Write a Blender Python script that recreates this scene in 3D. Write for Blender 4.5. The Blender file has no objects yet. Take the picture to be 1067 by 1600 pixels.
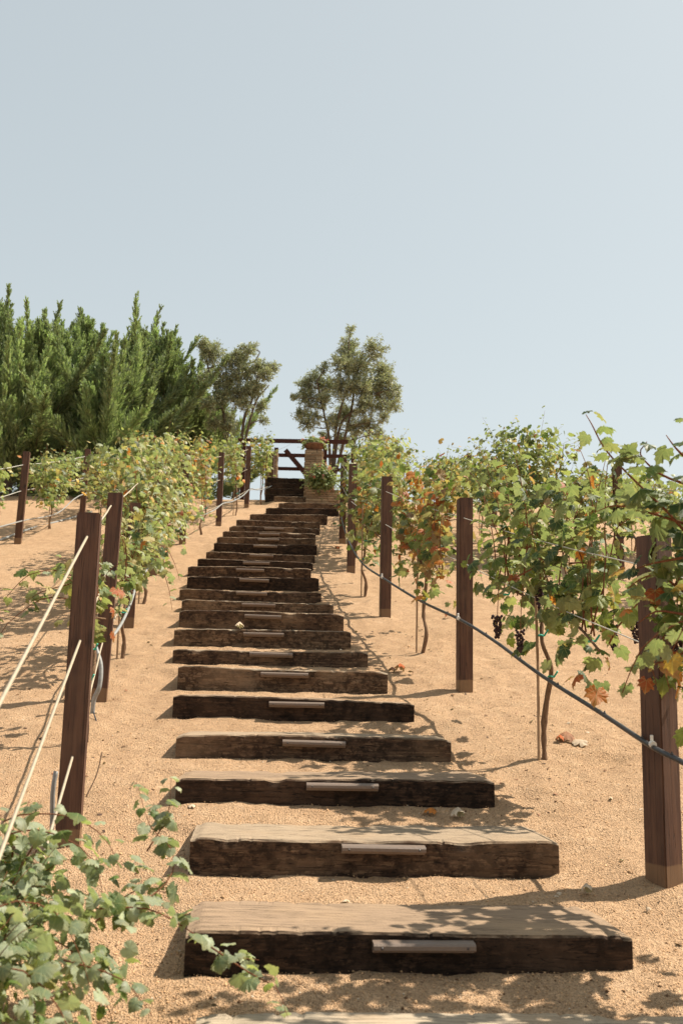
import bpy, bmesh, math, random
import numpy as np
from mathutils import Vector, Matrix, noise

# ------------------------------------------------------------------ camera, sky, sun, exposure
SC = bpy.context.scene
COL = SC.collection
CZ = 1.72                                   # eye height above the ground at the photographer's feet
PITCH, ROLL, LENS = math.radians(9.85), math.radians(1.3), 35.0
FPX = LENS / 36.0 * 1600.0
_F = np.array([0, math.cos(PITCH), math.sin(PITCH)])
_U0 = np.array([0, -math.sin(PITCH), math.cos(PITCH)]); _R0 = np.array([1.0, 0, 0])
_R = math.cos(ROLL) * _R0 + math.sin(ROLL) * _U0
_U = -math.sin(ROLL) * _R0 + math.cos(ROLL) * _U0
cam = bpy.data.cameras.new('camera'); camo = bpy.data.objects.new('camera', cam); COL.objects.link(camo)
cam.sensor_fit = 'VERTICAL'; cam.sensor_height = 36.0; cam.sensor_width = 24.0; cam.lens = LENS
cam.clip_start = 0.05; cam.clip_end = 3000
camo.matrix_world = Matrix(((_R[0], _U[0], -_F[0], 0), (_R[1], _U[1], -_F[1], 0), (_R[2], _U[2], -_F[2], CZ), (0, 0, 0, 1)))
cam.dof.use_dof = True; cam.dof.focus_distance = 6.5; cam.dof.aperture_fstop = 5.0
SC.camera = camo

SUN_EL, SUN_AZ = math.radians(53), math.radians(71)      # azimuth from +Y (uphill) towards +X (right)
world = bpy.data.worlds.new('World'); SC.world = world; world.use_nodes = True
wn = world.node_tree.nodes; wl = world.node_tree.links; wn.clear()
wo = wn.new('ShaderNodeOutputWorld'); bg = wn.new('ShaderNodeBackground'); sky = wn.new('ShaderNodeTexSky')
sky.sky_type = 'NISHITA'; sky.sun_disc = False; sky.sun_elevation = SUN_EL; sky.sun_rotation = SUN_AZ
sky.altitude = 300; sky.air_density = 1.0; sky.dust_density = 2.0; sky.ozone_density = 1.0
hs = wn.new('ShaderNodeHueSaturation'); hs.inputs['Saturation'].default_value = 0.55; hs.inputs['Value'].default_value = 1.0
gm = wn.new('ShaderNodeGamma'); gm.inputs[1].default_value = 0.38; wl.new(sky.outputs[0], gm.inputs[0]); wl.new(gm.outputs[0], hs.inputs['Color']) 
tn = wn.new('ShaderNodeMix'); tn.data_type = 'RGBA'; tn.blend_type = 'MULTIPLY'; tn.inputs[0].default_value = 1.0; tn.inputs[7].default_value = (2.40, 2.52, 2.44, 1)
wl.new(hs.outputs[0], tn.inputs[6]); wl.new(tn.outputs[2], bg.inputs[0]); wl.new(bg.outputs[0], wo.inputs[0])
bg.inputs[1].default_value = 0.10
sl = bpy.data.lights.new('sun', 'SUN'); so = bpy.data.objects.new('sun', sl); COL.objects.link(so)
sl.energy = 4.8; sl.angle = math.radians(0.55); sl.color = (1.0, 0.92, 0.79)
sdir = Vector((math.sin(SUN_AZ) * math.cos(SUN_EL), math.cos(SUN_AZ) * math.cos(SUN_EL), math.sin(SUN_EL)))
so.rotation_euler = sdir.to_track_quat('Z', 'Y').to_euler(); so.location = (8, 6, 14)
SC.view_settings.view_transform = 'Standard'; SC.view_settings.look = 'None'
SC.view_settings.exposure = 0.78; SC.view_settings.gamma = 1.0; SC.view_settings.use_curve_mapping = False

# ------------------------------------------------------------------ helpers
rng = np.random.default_rng(7); random.seed(7)
def at(x, y, d):
    """a point seen at photo pixel (x, y), d metres along the optical axis"""
    return np.array([0, 0, CZ]) + d * (_F + (x - 533.5) / FPX * _R + (800 - y) / FPX * _U)
def nrm(v):
    v = np.asarray(v, float); return v / (np.linalg.norm(v, axis=-1, keepdims=True) + 1e-9)
ORD = ['first', 'second', 'third', 'fourth', 'fifth', 'sixth', 'seventh', 'eighth', 'ninth', 'tenth', 'eleventh', 'twelfth', 'thirteenth',
       'fourteenth', 'fifteenth', 'sixteenth', 'seventeenth', 'eighteenth', 'nineteenth', 'twentieth', 'twenty-first', 'twenty-second',
       'twenty-third', 'twenty-fourth', 'twenty-fifth']
def tag(o, label=None, cat=None, group=None, kind=None):
    if label: o['label'] = label
    if cat: o['category'] = cat
    if group: o['group'] = group
    if kind: o['kind'] = kind
    return o
def empty(name, loc):
    o = bpy.data.objects.new(name, None); o.empty_display_size = 0.1; o.location = loc; COL.objects.link(o); return o
def mesh_data(name, v, f, mat, smooth=False, tint=None, lc=None):
    me = bpy.data.meshes.new(name)
    v = np.asarray(v, np.float32)
    if isinstance(f, np.ndarray):
        n, k = f.shape
        me.vertices.add(len(v)); me.vertices.foreach_set('co', v.ravel())
        me.loops.add(n * k); me.loops.foreach_set('vertex_index', f.astype(np.int32).ravel())
        me.polygons.add(n); me.polygons.foreach_set('loop_start', np.arange(0, n * k, k, dtype=np.int32))
        me.polygons.foreach_set('loop_total', np.full(n, k, np.int32)); me.update(calc_edges=True)
    else:
        me.from_pydata([tuple(map(float, p)) for p in v], [], f); me.update()
    if smooth: me.polygons.foreach_set('use_smooth', np.ones(len(me.polygons), bool))
    if tint is not None:
        a = me.color_attributes.new('tint', 'FLOAT_COLOR', 'POINT')
        c = np.ones((len(v), 4), np.float32); c[:, :3] = tint; a.data.foreach_set('color', c.ravel())
    if lc is not None:
        a = me.attributes.new('lc', 'FLOAT_VECTOR', 'POINT'); a.data.foreach_set('vector', np.asarray(lc, np.float32).ravel())
    if mat: me.materials.append(mat)
    return me
def obj(name, v, f, mat, parent=None, origin=None, smooth=False, tint=None, lc=None):
    """mesh object from world coordinates; origin becomes the object's location"""
    po = np.array(parent.location) if parent is not None else np.zeros(3)
    if parent is not None and parent.parent is not None: po = po + np.array(parent.parent.location)
    og = np.array(origin if origin is not None else po, float)
    me = mesh_data(name, np.asarray(v, float) - og, f, mat, smooth, tint, lc)
    o = bpy.data.objects.new(name, me); COL.objects.link(o); o.location = og - po; o.parent = parent
    return o
def tube(pts, rad, n=6, cap=True):
    pts = np.asarray(pts, float); m = len(pts); rad = np.broadcast_to(np.asarray(rad, float), (m,))
    tg = np.gradient(pts, axis=0); tg = nrm(tg)
    ref = np.array([0.31, 0.17, 0.93]) if abs(tg[:, 2]).mean() < 0.8 else np.array([0.94, 0.3, 0.1])
    a = nrm(np.cross(tg, ref)); b = np.cross(tg, a)
    ang = np.arange(n) * 2 * np.pi / n
    v = pts[:, None] + rad[:, None, None] * (np.cos(ang)[None, :, None] * a[:, None] + np.sin(ang)[None, :, None] * b[:, None])
    v = v.reshape(-1, 3); f = []
    for i in range(m - 1):
        for j in range(n):
            k = (j + 1) % n; f.append((i * n + j, i * n + k, (i + 1) * n + k, (i + 1) * n + j))
    if cap: f += [tuple(range(n - 1, -1, -1)), tuple(range((m - 1) * n, m * n))]
    return v, f
def spline(p, k=8):
    p = np.asarray(p, float); q = np.vstack([2 * p[0] - p[1], p, 2 * p[-1] - p[-2]]); out = []
    for i in range(1, len(q) - 2):
        for t in np.arange(k) / k:
            a, b, c, d = q[i - 1], q[i], q[i + 1], q[i + 2]
            out.append(.5 * ((2 * b) + (-a + c) * t + (2 * a - 5 * b + 4 * c - d) * t * t + (-a + 3 * b - 3 * c + d) * t ** 3))
    out.append(p[-1]); return np.array(out)
def box(c, s, rz=0.0, bev=0.0, taper=1.0):
    """bevelled box: centre c, size s -> verts, faces (8 or 24 verts)"""
    bm = bmesh.new(); bmesh.ops.create_cube(bm, size=1.0)
    for v in bm.verts:
        v.co.x *= s[0]; v.co.y *= s[1]; v.co.z *= s[2]
        if taper != 1.0 and v.co.z > 0: v.co.x *= taper; v.co.y *= taper
    if bev > 0: bmesh.ops.bevel(bm, geom=bm.edges[:], offset=bev, segments=1, affect='EDGES', profile=0.5)
    bm.verts.index_update()
    m = Matrix.Rotation(rz, 3, 'Z')
    v = np.array([tuple(m @ q.co) for q in bm.verts]) + np.array(c); f = [tuple(x.index for x in p.verts) for p in bm.faces]
    bm.free(); return v, f
def lathe(prof, c, n=20):
    v = []; f = []
    for r, z in prof:
        for j in range(n):
            a = 2 * math.pi * j / n; v.append((c[0] + r * math.cos(a), c[1] + r * math.sin(a), c[2] + z))
    for i in range(len(prof) - 1):
        for j in range(n): k = (j + 1) % n; f.append((i * n + j, i * n + k, (i + 1) * n + k, (i + 1) * n + j))
    f.append(tuple(range(n - 1, -1, -1))); f.append(tuple(range((len(prof) - 1) * n, len(prof) * n)))
    return np.array(v), f

# ------------------------------------------------------------------ materials
class NT:
    def __init__(s, name):
        s.m = bpy.data.materials.new(name); s.m.use_nodes = True; s.t = s.m.node_tree; s.n = s.t.nodes; s.l = s.t.links
        s.b = s.n['Principled BSDF']; s.out = s.n['Material Output']
    def add(s, ty, **kw):
        q = s.n.new(ty)
        for k, v in kw.items():
            if k.startswith('i_'): q.inputs[k[2:].replace('_', ' ')].default_value = v
            else: setattr(q, k, v)
        return q
    def link(s, a, b): s.l.new(a, b)
    def coords(s, scale=(1, 1, 1), kind='Object'):
        tc = s.add('ShaderNodeTexCoord'); mp = s.add('ShaderNodeMapping'); mp.inputs['Scale'].default_value = scale
        s.link(tc.outputs[kind], mp.inputs[0]); return mp.outputs[0]
    def noise(s, vec, scale, detail=4, rough=0.55):
        q = s.add('ShaderNodeTexNoise'); q.inputs['Scale'].default_value = scale; q.inputs['Detail'].default_value = detail
        q.inputs['Roughness'].default_value = rough; s.link(vec, q.inputs['Vector']); return q.outputs['Fac']
    def ramp(s, fac, stops):
        q = s.add('ShaderNodeValToRGB'); e = q.color_ramp.elements
        while len(e) < len(stops): e.new(0.5)
        for i, (p, c) in enumerate(stops): e[i].position = p; e[i].color = (*c, 1) if len(c) == 3 else c
        s.link(fac, q.inputs[0]); return q.outputs[0]
    def mix(s, fac, a, b, mode='MIX'):
        q = s.add('ShaderNodeMix', data_type='RGBA', blend_type=mode)
        for i, x in ((0, fac), (6, a), (7, b)):
            if isinstance(x, bpy.types.NodeSocket): s.link(x, q.inputs[i])
            else: q.inputs[i].default_value = x if i == 0 else (*x, 1)
        return q.outputs[2]
    def math(s, op, a, b=0.0):
        q = s.add('ShaderNodeMath', operation=op)
        for i, x in ((0, a), (1, b)):
            if isinstance(x, bpy.types.NodeSocket): s.link(x, q.inputs[i])
            else: q.inputs[i].default_value = x
        return q.outputs[0]
    def bump(s, h, dist, strength=1.0, prev=None):
        q = s.add('ShaderNodeBump'); q.inputs['Distance'].default_value = dist; q.inputs['Strength'].default_value = strength
        s.link(h, q.inputs['Height'])
        if prev is not None: s.link(prev, q.inputs['Normal'])
        return q.outputs[0]
    def fin(s, col=None, rough=0.7, nor=None, spec=0.3):
        if col is not None:
            if isinstance(col, bpy.types.NodeSocket): s.link(col, s.b.inputs['Base Color'])
            else: s.b.inputs['Base Color'].default_value = (*col, 1)
        if isinstance(rough, bpy.types.NodeSocket): s.link(rough, s.b.inputs['Roughness'])
        else: s.b.inputs['Roughness'].default_value = rough
        s.b.inputs['Specular IOR Level'].default_value = spec
        if nor is not None: s.link(nor, s.b.inputs['Normal'])
        return s.m

def mat_sand():
    t = NT('decomposed_granite'); v = t.coords()
    big = t.noise(v, 0.9, 4, .6); mid = t.noise(v, 9, 5, .65); fine = t.noise(v, 130, 3, .7)
    c = t.ramp(big, [(0.3, (.485, .302, .178)), (0.7, (.60, .395, .248))])
    c = t.mix(0.55, c, t.ramp(mid, [(0.3, (.43, .265, .146)), (0.55, (.56, .362, .207)), (0.8, (.69, .485, .31))]))
    vo = t.add('ShaderNodeTexVoronoi'); vo.inputs['Scale'].default_value = 150; t.link(v, vo.inputs['Vector'])
    g = t.ramp(vo.outputs['Color'], [(0.0, (.55, .55, .55)), (0.5, (1, 1, 1)), (1.0, (1.25, 1.22, 1.15))])
    c = t.mix(0.6, c, g, 'MULTIPLY')
    spk = t.ramp(fine, [(0.30, (.5, .46, .42)), (0.40, (1, 1, 1))]); c = t.mix(0.7, c, spk, 'MULTIPLY')
    n1 = t.bump(mid, 0.035, .7); n2 = t.bump(vo.outputs['Distance'], 0.010, 1.0, n1); n3 = t.bump(fine, 0.006, .9, n2)
    return t.fin(c, .95, n3, .15)
def mat_tie(name, dark, lightc, topc):
    t = NT(name); v0 = t.add('ShaderNodeTexCoord'); oi = t.add('ShaderNodeObjectInfo'); sh = t.add('ShaderNodeVectorMath', operation='ADD'); t.link(v0.outputs['Object'], sh.inputs[0]); t.link(oi.outputs['Location'], sh.inputs[1]); v = sh.outputs[0]
    def st(sc):
        mp = t.add('ShaderNodeMapping'); mp.inputs['Scale'].default_value = sc; t.link(v, mp.inputs[0]); return mp.outputs[0]
    g = st((2.2, 26, 26))
    grain = t.noise(g, 3.0, 8, .7); blot = t.noise(st((1, 1.3, 1.3)), 24, 6, .72); big = t.noise(v, 3, 3, .5)
    c = t.ramp(grain, [(0.25, tuple(x * .45 for x in dark)), (0.5, dark), (0.75, lightc)])
    c = t.mix(t.ramp(blot, [(0.46, (0, 0, 0)), (0.56, (1, 1, 1))]), c, tuple(x * .42 for x in dark))
    c = t.mix(t.ramp(big, [(0.5, (0, 0, 0)), (0.75, (.6, .6, .6))]), c, lightc)
    # long drying cracks
    cr = t.noise(st((.9, 26, 26)), 2.0, 3, .5)
    crk = t.ramp(cr, [(0.485, (1, 1, 1)), (0.5, (.12, .12, .12)), (0.515, (1, 1, 1))])
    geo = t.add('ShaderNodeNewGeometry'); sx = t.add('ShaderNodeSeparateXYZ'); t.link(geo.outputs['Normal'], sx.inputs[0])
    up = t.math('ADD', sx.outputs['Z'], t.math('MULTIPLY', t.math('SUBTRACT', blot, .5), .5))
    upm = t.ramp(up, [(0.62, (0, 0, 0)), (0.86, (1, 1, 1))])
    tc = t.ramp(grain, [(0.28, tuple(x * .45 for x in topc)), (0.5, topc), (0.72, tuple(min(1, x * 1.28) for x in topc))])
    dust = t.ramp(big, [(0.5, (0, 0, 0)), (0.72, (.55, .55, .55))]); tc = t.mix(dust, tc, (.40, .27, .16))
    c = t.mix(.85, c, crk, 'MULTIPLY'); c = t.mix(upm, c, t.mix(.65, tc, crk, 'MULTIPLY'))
    n1 = t.bump(grain, .006, .7); n2 = t.bump(crk, .004, .6, n1); n3 = t.bump(blot, .006, .5, n2)
    return t.fin(c, .88, n3, .2)
def mat_post():
    t = NT('stained_post_wood'); g = t.coords((16, 16, 1.1)); v = t.coords()
    oi = t.add('ShaderNodeObjectInfo')
    gr = t.noise(g, 3, 7, .6); b = t.noise(v, 5, 3)
    c = t.ramp(gr, [(0.25, (.026, .010, .006)), (0.5, (.080, .034, .018)), (0.78, (.155, .074, .040))])
    c = t.mix(t.ramp(b, [(.45, (0, 0, 0)), (.7, (.5, .5, .5))]), c, (.15, .082, .045))
    cr = t.noise(t.coords((22, 22, .5)), 2.2, 2); crk = t.ramp(cr, [(0.488, (1, 1, 1)), (0.5, (.2, .2, .2)), (0.512, (1, 1, 1))])
    c = t.mix(.8, c, crk, 'MULTIPLY')
    kn = t.add('ShaderNodeTexVoronoi'); kn.inputs['Scale'].default_value = 1.0; t.link(t.coords((7, 7, 2.6)), kn.inputs['Vector'])
    c = t.mix(t.ramp(kn.outputs['Distance'], [(0.07, (1, 1, 1)), (0.16, (0, 0, 0))]), c, (.018, .009, .007))
    tc = t.add('ShaderNodeTexCoord'); sx = t.add('ShaderNodeSeparateXYZ'); t.link(tc.outputs['Object'], sx.inputs[0])
    h = t.math('ADD', sx.outputs['Z'], t.math('MULTIPLY', t.noise(v, 18, 2), .012))
    base = t.ramp(h, [(0.100, (1, 1, 1)), (0.106, (0, 0, 0))]); c = t.mix(t.math('MULTIPLY', base, .8), c, (.25, .15, .075))
    c = t.mix(t.math('MULTIPLY', oi.outputs['Random'], .35), c, (.095, .052, .036))
    n = t.bump(gr, .004, .7); n = t.bump(crk, .004, .8, n)
    return t.fin(c, .62, n, .35)
def mat_leaf(name, trans=.28, rough=.45, spec=.45, veins=False):
    t = NT(name); at_ = t.add('ShaderNodeAttribute', attribute_name='tint'); oi = t.add('ShaderNodeObjectInfo')
    v = t.coords((1, 1, 1)); nz = t.noise(v, 45, 3)
    c = t.mix(.7, at_.outputs['Color'], t.ramp(nz, [(.3, (.62, .62, .6)), (.7, (1.25, 1.25, 1.2))]), 'MULTIPLY')
    if veins:
        la = t.add('ShaderNodeAttribute', attribute_name='lc'); sx = t.add('ShaderNodeSeparateXYZ'); t.link(la.outputs['Vector'], sx.inputs[0])
        an = t.math('ARCTAN2', sx.outputs['X'], sx.outputs['Y']); fr = t.math('FRACT', t.math('ADD', t.math('MULTIPLY', an, 1.12), .5))
        rr = t.math('SQRT', t.math('ADD', t.math('MULTIPLY', sx.outputs['X'], sx.outputs['X']), t.math('MULTIPLY', sx.outputs['Y'], sx.outputs['Y'])))
        ve = t.math('MULTIPLY', t.math('ABSOLUTE', t.math('SUBTRACT', fr, .5)), rr)
        vm = t.ramp(ve, [(.008, (1, 1, 1)), (.03, (0, 0, 0))]); c = t.mix(t.math('MULTIPLY', vm, .40), c, (.36, .36, .16)); edge = t.ramp(rr, [(.35, (0, 0, 0)), (.75, (1, 1, 1))])
        c = t.mix(t.math('MULTIPLY', t.math('MULTIPLY', edge, nz), .55), c, (.30, .22, .07))
    geo = t.add('ShaderNodeNewGeometry')
    under = t.mix(.5, c, (.30, .33, .20)); c = t.mix(geo.outputs['Backfacing'], c, under)
    t.fin(c, rough, t.bump(nz, .003, .5), spec)
    tr = t.add('ShaderNodeBsdfTranslucent'); tcol = t.mix(.75, c, (1.15, 1.25, .55), 'MULTIPLY'); tcol = t.mix(1.0, tcol, (1.5, 1.5, 1.5), 'MULTIPLY')
    t.link(tcol, tr.inputs['Color'])
    mx = t.add('ShaderNodeMixShader'); mx.inputs[0].default_value = trans
    t.link(t.b.outputs[0], mx.inputs[1]); t.link(tr.outputs[0], mx.inputs[2]); t.link(mx.outputs[0], t.out.inputs[0]); return t.m
def mat_bark(name, a, b, sc=20, stretch=(8, 8, 1)):
    t = NT(name); n = t.noise(t.coords(stretch), sc, 6, .65)
    return t.fin(t.ramp(n, [(.3, a), (.7, b)]), .9, t.bump(n, .01, .8), .15)
def mat_simple(name, col, rough=.6, spec=.3, var=.25, sc=40, metallic=0.0):
    t = NT(name); n = t.noise(t.coords(), sc, 4)
    c = t.ramp(n, [(.3, tuple(x * (1 - var) for x in col)), (.7, tuple(min(1, x * (1 + var)) for x in col))])
    t.b.inputs['Metallic'].default_value = metallic
    return t.fin(c, rough, t.bump(n, .002, .4), spec)
def mat_stone():
    t = NT('ledger_stone'); oi = t.add('ShaderNodeObjectInfo'); n = t.noise(t.coords((1, 1, 3)), 14, 6, .65)
    c = t.ramp(oi.outputs['Random'], [(0, (.20, .135, .085)), (.5, (.30, .21, .135)), (1, (.40, .30, .20))])
    c = t.mix(.6, c, t.ramp(n, [(.3, (.55, .5, .45)), (.7, (1.2, 1.15, 1.1))]), 'MULTIPLY')
    return t.fin(c, .9, t.bump(n, .012, .9), .2)
M = dict(
    sand=mat_sand(),
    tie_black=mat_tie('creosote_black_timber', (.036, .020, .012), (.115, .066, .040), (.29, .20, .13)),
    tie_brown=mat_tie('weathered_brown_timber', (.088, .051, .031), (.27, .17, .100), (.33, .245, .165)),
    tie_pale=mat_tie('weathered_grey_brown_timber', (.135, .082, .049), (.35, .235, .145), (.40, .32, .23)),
    post=mat_post(), leaf=mat_leaf('vine_leaf', .32, .5, .35, True), needle=mat_leaf('cypress_foliage', .32, .6, .3), olive=mat_leaf('olive_leaf', .22, .5, .4),
    cane=mat_bark('red_brown_cane', (.13, .045, .022), (.30, .13, .07), 30), trunk=mat_bark('vine_bark', (.10, .055, .032), (.28, .18, .11), 25),
    stake=mat_bark('pale_stake_wood', (.26, .16, .09), (.42, .29, .18), 20),
    bark=mat_bark('tree_bark', (.065, .048, .036), (.17, .135, .10), 12),
    hose=mat_simple('black_drip_tubing', (.030, .030, .032), .42, .5, .3), hose_grey=mat_simple('grey_drip_tubing', (.27, .27, .26), .5, .4, .2),
    wire=mat_simple('pale_trellis_cable', (.40, .33, .235), .6, .3, .12), wire_thin=mat_simple('galvanised_wire', (.55, .52, .46), .45, .5, .1),
    clip=mat_simple('white_plastic', (.66, .64, .60), .5, .4, .08), tape=mat_simple('green_tie_tape', (.03, .36, .26), .45, .4, .2),
    lamp=mat_simple('bronze_powder_coat', (.17, .122, .092), .5, .5, .08, 90), lamp_d=mat_simple('dark_bronze_screw', (.06, .045, .04), .4, .5, .1),
    grape=mat_simple('shrivelled_grape', (.050, .026, .028), .7, .25, .5, 60), stone=mat_stone(),
    mortar=mat_simple('mortar', (.30, .22, .15), .95, .1, .3), fence=mat_bark('red_brown_fence_stain', (.042, .018, .013), (.085, .036, .026), 10, (1, 8, 8)),
    terra=mat_simple('terracotta', (.17, .085, .052), .85, .2, .25, 12), flower=mat_leaf('flower_petal', .3, .6, .2),
    dry=mat_leaf('dry_leaf', .06, .75, .2), grit=mat_leaf('grit', 0.0, .95, .1), twig=mat_bark('twig', (.07, .04, .025), (.16, .10, .06), 20),
)

# ------------------------------------------------------------------ terrain: the slope and the flight of steps cut into it
# timber steps as read from the photograph: left, right, top edge, bottom edge (pixels), material, rotation (deg), step light x-range
TP = [(290, 1000, 1460, 1520, 'tie_black', 5.0, (580, 740)), (297, 880, 1312, 1368, 'tie_brown', 4.5, (532, 663)), (275, 775, 1220, 1257, 'tie_black', 2.6, (478, 590)),
      (275, 706, 1152, 1187, 'tie_brown', 2.2, (441, 539)), (270, 648, 1092, 1124, 'tie_black', 2.0, (420, 506)), (277.5, 606, 1045, 1081, 'tie_pale', 2.0, (407, 481)),
      (270, 575, 1016, 1040, 'tie_brown', 1.5, (390, 457)), (272, 548.5, 984, 1012, 'tie_pale', 2.5, (380, 443)), (280, 537, 956, 984, 'tie_brown', 2.5, (382, 439)),
      (284, 521, 940, 959, 'tie_pale', 2.0, (378, 430)), (280.5, 502, 922, 940.5, 'tie_brown', 1.6, (369, 417)), (292.5, 498, 901, 922, 'tie_black', 2.4, (374, 420)),
      (293.6, 486, 886, 904, 'tie_brown', 2.4, (369, 412)), (308.6, 489, 876, 890, 'tie_black', 1.4, (380, 421)), (322, 492, 864, 879, 'tie_brown', 2.0, (390, 427)),
      (334, 495, 849, 866, 'tie_black', 1.2, (396, 433)), (339, 493, 840, 852, 'tie_brown', 1.6, (403, 436)), (348, 493, 832, 843, 'tie_brown', .6, (405, 437)),
      (358, 499, 825, 834, 'tie_brown', .2, (413, 443)), (369, 500, 813, 828, 'tie_brown', .8, None), (390, 511, 803, 820, 'tie_brown', -.4, None),
      (415, 529, 794, 806, 'tie_black', -1.0, None), (435, 540, 786, 796, 'tie_brown', -.5, None), (428, 528, 776, 785, 'tie_pale', -2.0, None)]
_D = np.array([1.48 * FPX / (t[1] - t[0]) for t in TP]); _n = np.arange(len(TP))
_D[-1] = 22.6
_D = .5 * np.polyval(np.polyfit(_n, _D, 3), _n) + .5 * _D
TIES = []
for i, t in enumerate(TP):
    a = at((t[0] + t[1]) / 2, t[3], _D[i]); b = at((t[0] + t[1]) / 2, t[2], _D[i])
    TIES.append(dict(x=a[0], y=a[1], z=a[2], h=max(.115, b[2] - a[2]), hl=(t[1] - t[0]) * _D[i] / FPX / 2, d=.44 if i < 3 else .40, rot=math.radians(t[5]), mat=t[4], i=i))
_t0 = TIES[0]
TIES.insert(0, dict(x=.42, y=2.60, z=_t0['z'] - .175, h=.150, hl=.76, d=.44, rot=math.radians(4.5), mat='tie_pale', i=-1))
py = [-400, -60, -20, -6, 0] + [t['y'] for t in TIES[:-2]] + [23.4, 25, 27.5, 32, 45, 110, 400]
pz = [-9, -8, -4.2, -1.45, .05] + [t['z'] for t in TIES[:-2]] + [6.02, 6.33, 6.5, 6.5, 5.8, -6, -9]
_fy = np.arange(-400, 400, .1); _fz = np.interp(_fy, py, pz)
_k = np.hanning(11); _k /= _k.sum(); _fz = np.convolve(np.pad(_fz, 5, 'edge'), _k, 'valid')
TY = np.array([t['y'] for t in TIES])
def sstep(a, b, x):
    t = min(1, max(0, (x - a) / (b - a))); return t * t * (3 - 2 * t)
def ground(x, y, detail=True):
    z = float(np.interp(y, _fy, _fz))
    z += .10 * noise.noise((x * .35 + 7, y * .35, 0)) * min(1, max(0, abs(x + .5) - 1.2)) if abs(x) < 30 else 0
    if detail: z += .026 * noise.noise((x * 2.1, y * 2.1, 3)) + .017 * noise.noise((x * 6, y * 6, 5)) + .006 * noise.noise((x * 21, y * 21, 9))
    if 2.3 < y < 24 and -3.2 < x < 2:
        for n in (int(np.searchsorted(TY, y)) - 2, int(np.searchsorted(TY, y)) - 1, int(np.searchsorted(TY, y))):
            if not 0 <= n < len(TIES): continue
            a = TIES[n]; b = TIES[n + 1] if n + 1 < len(TIES) else None
            s = y - (a['y'] + (x - a['x']) * math.tan(a['rot']))
            S = (b['y'] + (x - b['x']) * math.tan(b['rot']) - a['y'] - (x - a['x']) * math.tan(a['rot'])) if b else 1.2
            if not 0 <= s < S: continue
            q = s / S; cx = a['x'] + (b['x'] - a['x']) * q if b else a['x']; hl = a['hl']
            top = a['z'] + a['h']; nb = b['z'] if b else top + .02
            if s < a['d']: zi = a['z'] - .01 + (a['h'] - .01) * sstep(a['d'] * .45, a['d'], s); cx = a['x']
            else: zi = top - .014 + (nb - top + .014) * (s - a['d']) / max(.05, S - a['d'])
            k = sstep(a['d'] - .12, a['d'] + .05, s); dx = abs(x - cx)
            w = (1 - sstep(hl - .08, hl - .015, dx)) * (1 - k) + (1 - sstep(hl - .03, hl + .24, dx)) * k
            dn = (.014 * noise.noise((x * 3.1, y * 3.1, 3)) + .008 * noise.noise((x * 11, y * 11, 5)) + .004 * noise.noise((x * 25, y * 25, 5))) if detail else 0
            z = z * (1 - w) + (zi + dn) * w
            break
    return z
def gz(x, y): return ground(x, y, False)

xs = np.concatenate([-np.geomspace(400, 7, 22), np.arange(-6.9, -2.6, .12), np.arange(-2.5, 1.9, .035), np.arange(2.0, 7, .12), np.geomspace(7.1, 400, 22)])
ys = np.concatenate([-np.geomspace(400, 1, 16), np.arange(-.5, 2.2, .15), np.arange(2.25, 9, .03), np.arange(9, 24, .055), np.arange(24.1, 34, .4), np.geomspace(35, 400, 14)])
gv = np.array([(x, y, ground(x, y)) for y in ys for x in xs])
dr = np.random.default_rng(77); DENTS = [(dr.uniform(-2.6, 2.6), 2.3 + 8 * dr.random() ** 1.3, dr.uniform(.045, .11), dr.uniform(.008, .018), dr.uniform(0, 3.14)) for _ in range(190)]
def dent(p):
    p = np.asarray(p, float)
    for (x, y, rd, dp, an) in DENTS:
        if any(abs(x - t['x']) < t['hl'] + .12 and -.12 < y - t['y'] < t['d'] + .12 for t in TIES): continue
        m = (np.abs(p[:, 0] - x) < 2.6 * rd) & (np.abs(p[:, 1] - y) < 2.6 * rd)
        dx, dy = p[m, 0] - x, p[m, 1] - y; u_ = (dx * math.cos(an) + dy * math.sin(an)) / (rd * 1.5); v_ = (-dx * math.sin(an) + dy * math.cos(an)) / rd; q = u_ ** 2 + v_ ** 2
        p[m, 2] += -dp * np.exp(-q * 1.6) + .45 * dp * np.exp(-(np.sqrt(q) - 1.25) ** 2 * 9)
    return p
gv = dent(gv)
nx, ny = len(xs), len(ys)
ii = (np.arange(ny - 1)[:, None] * nx + np.arange(nx - 1)[None, :]).ravel()
gf = np.stack([ii, ii + 1, ii + nx + 1, ii + nx], 1)
g = obj('ground', gv, gf, M['sand'], smooth=True); tag(g, kind='structure')

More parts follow.
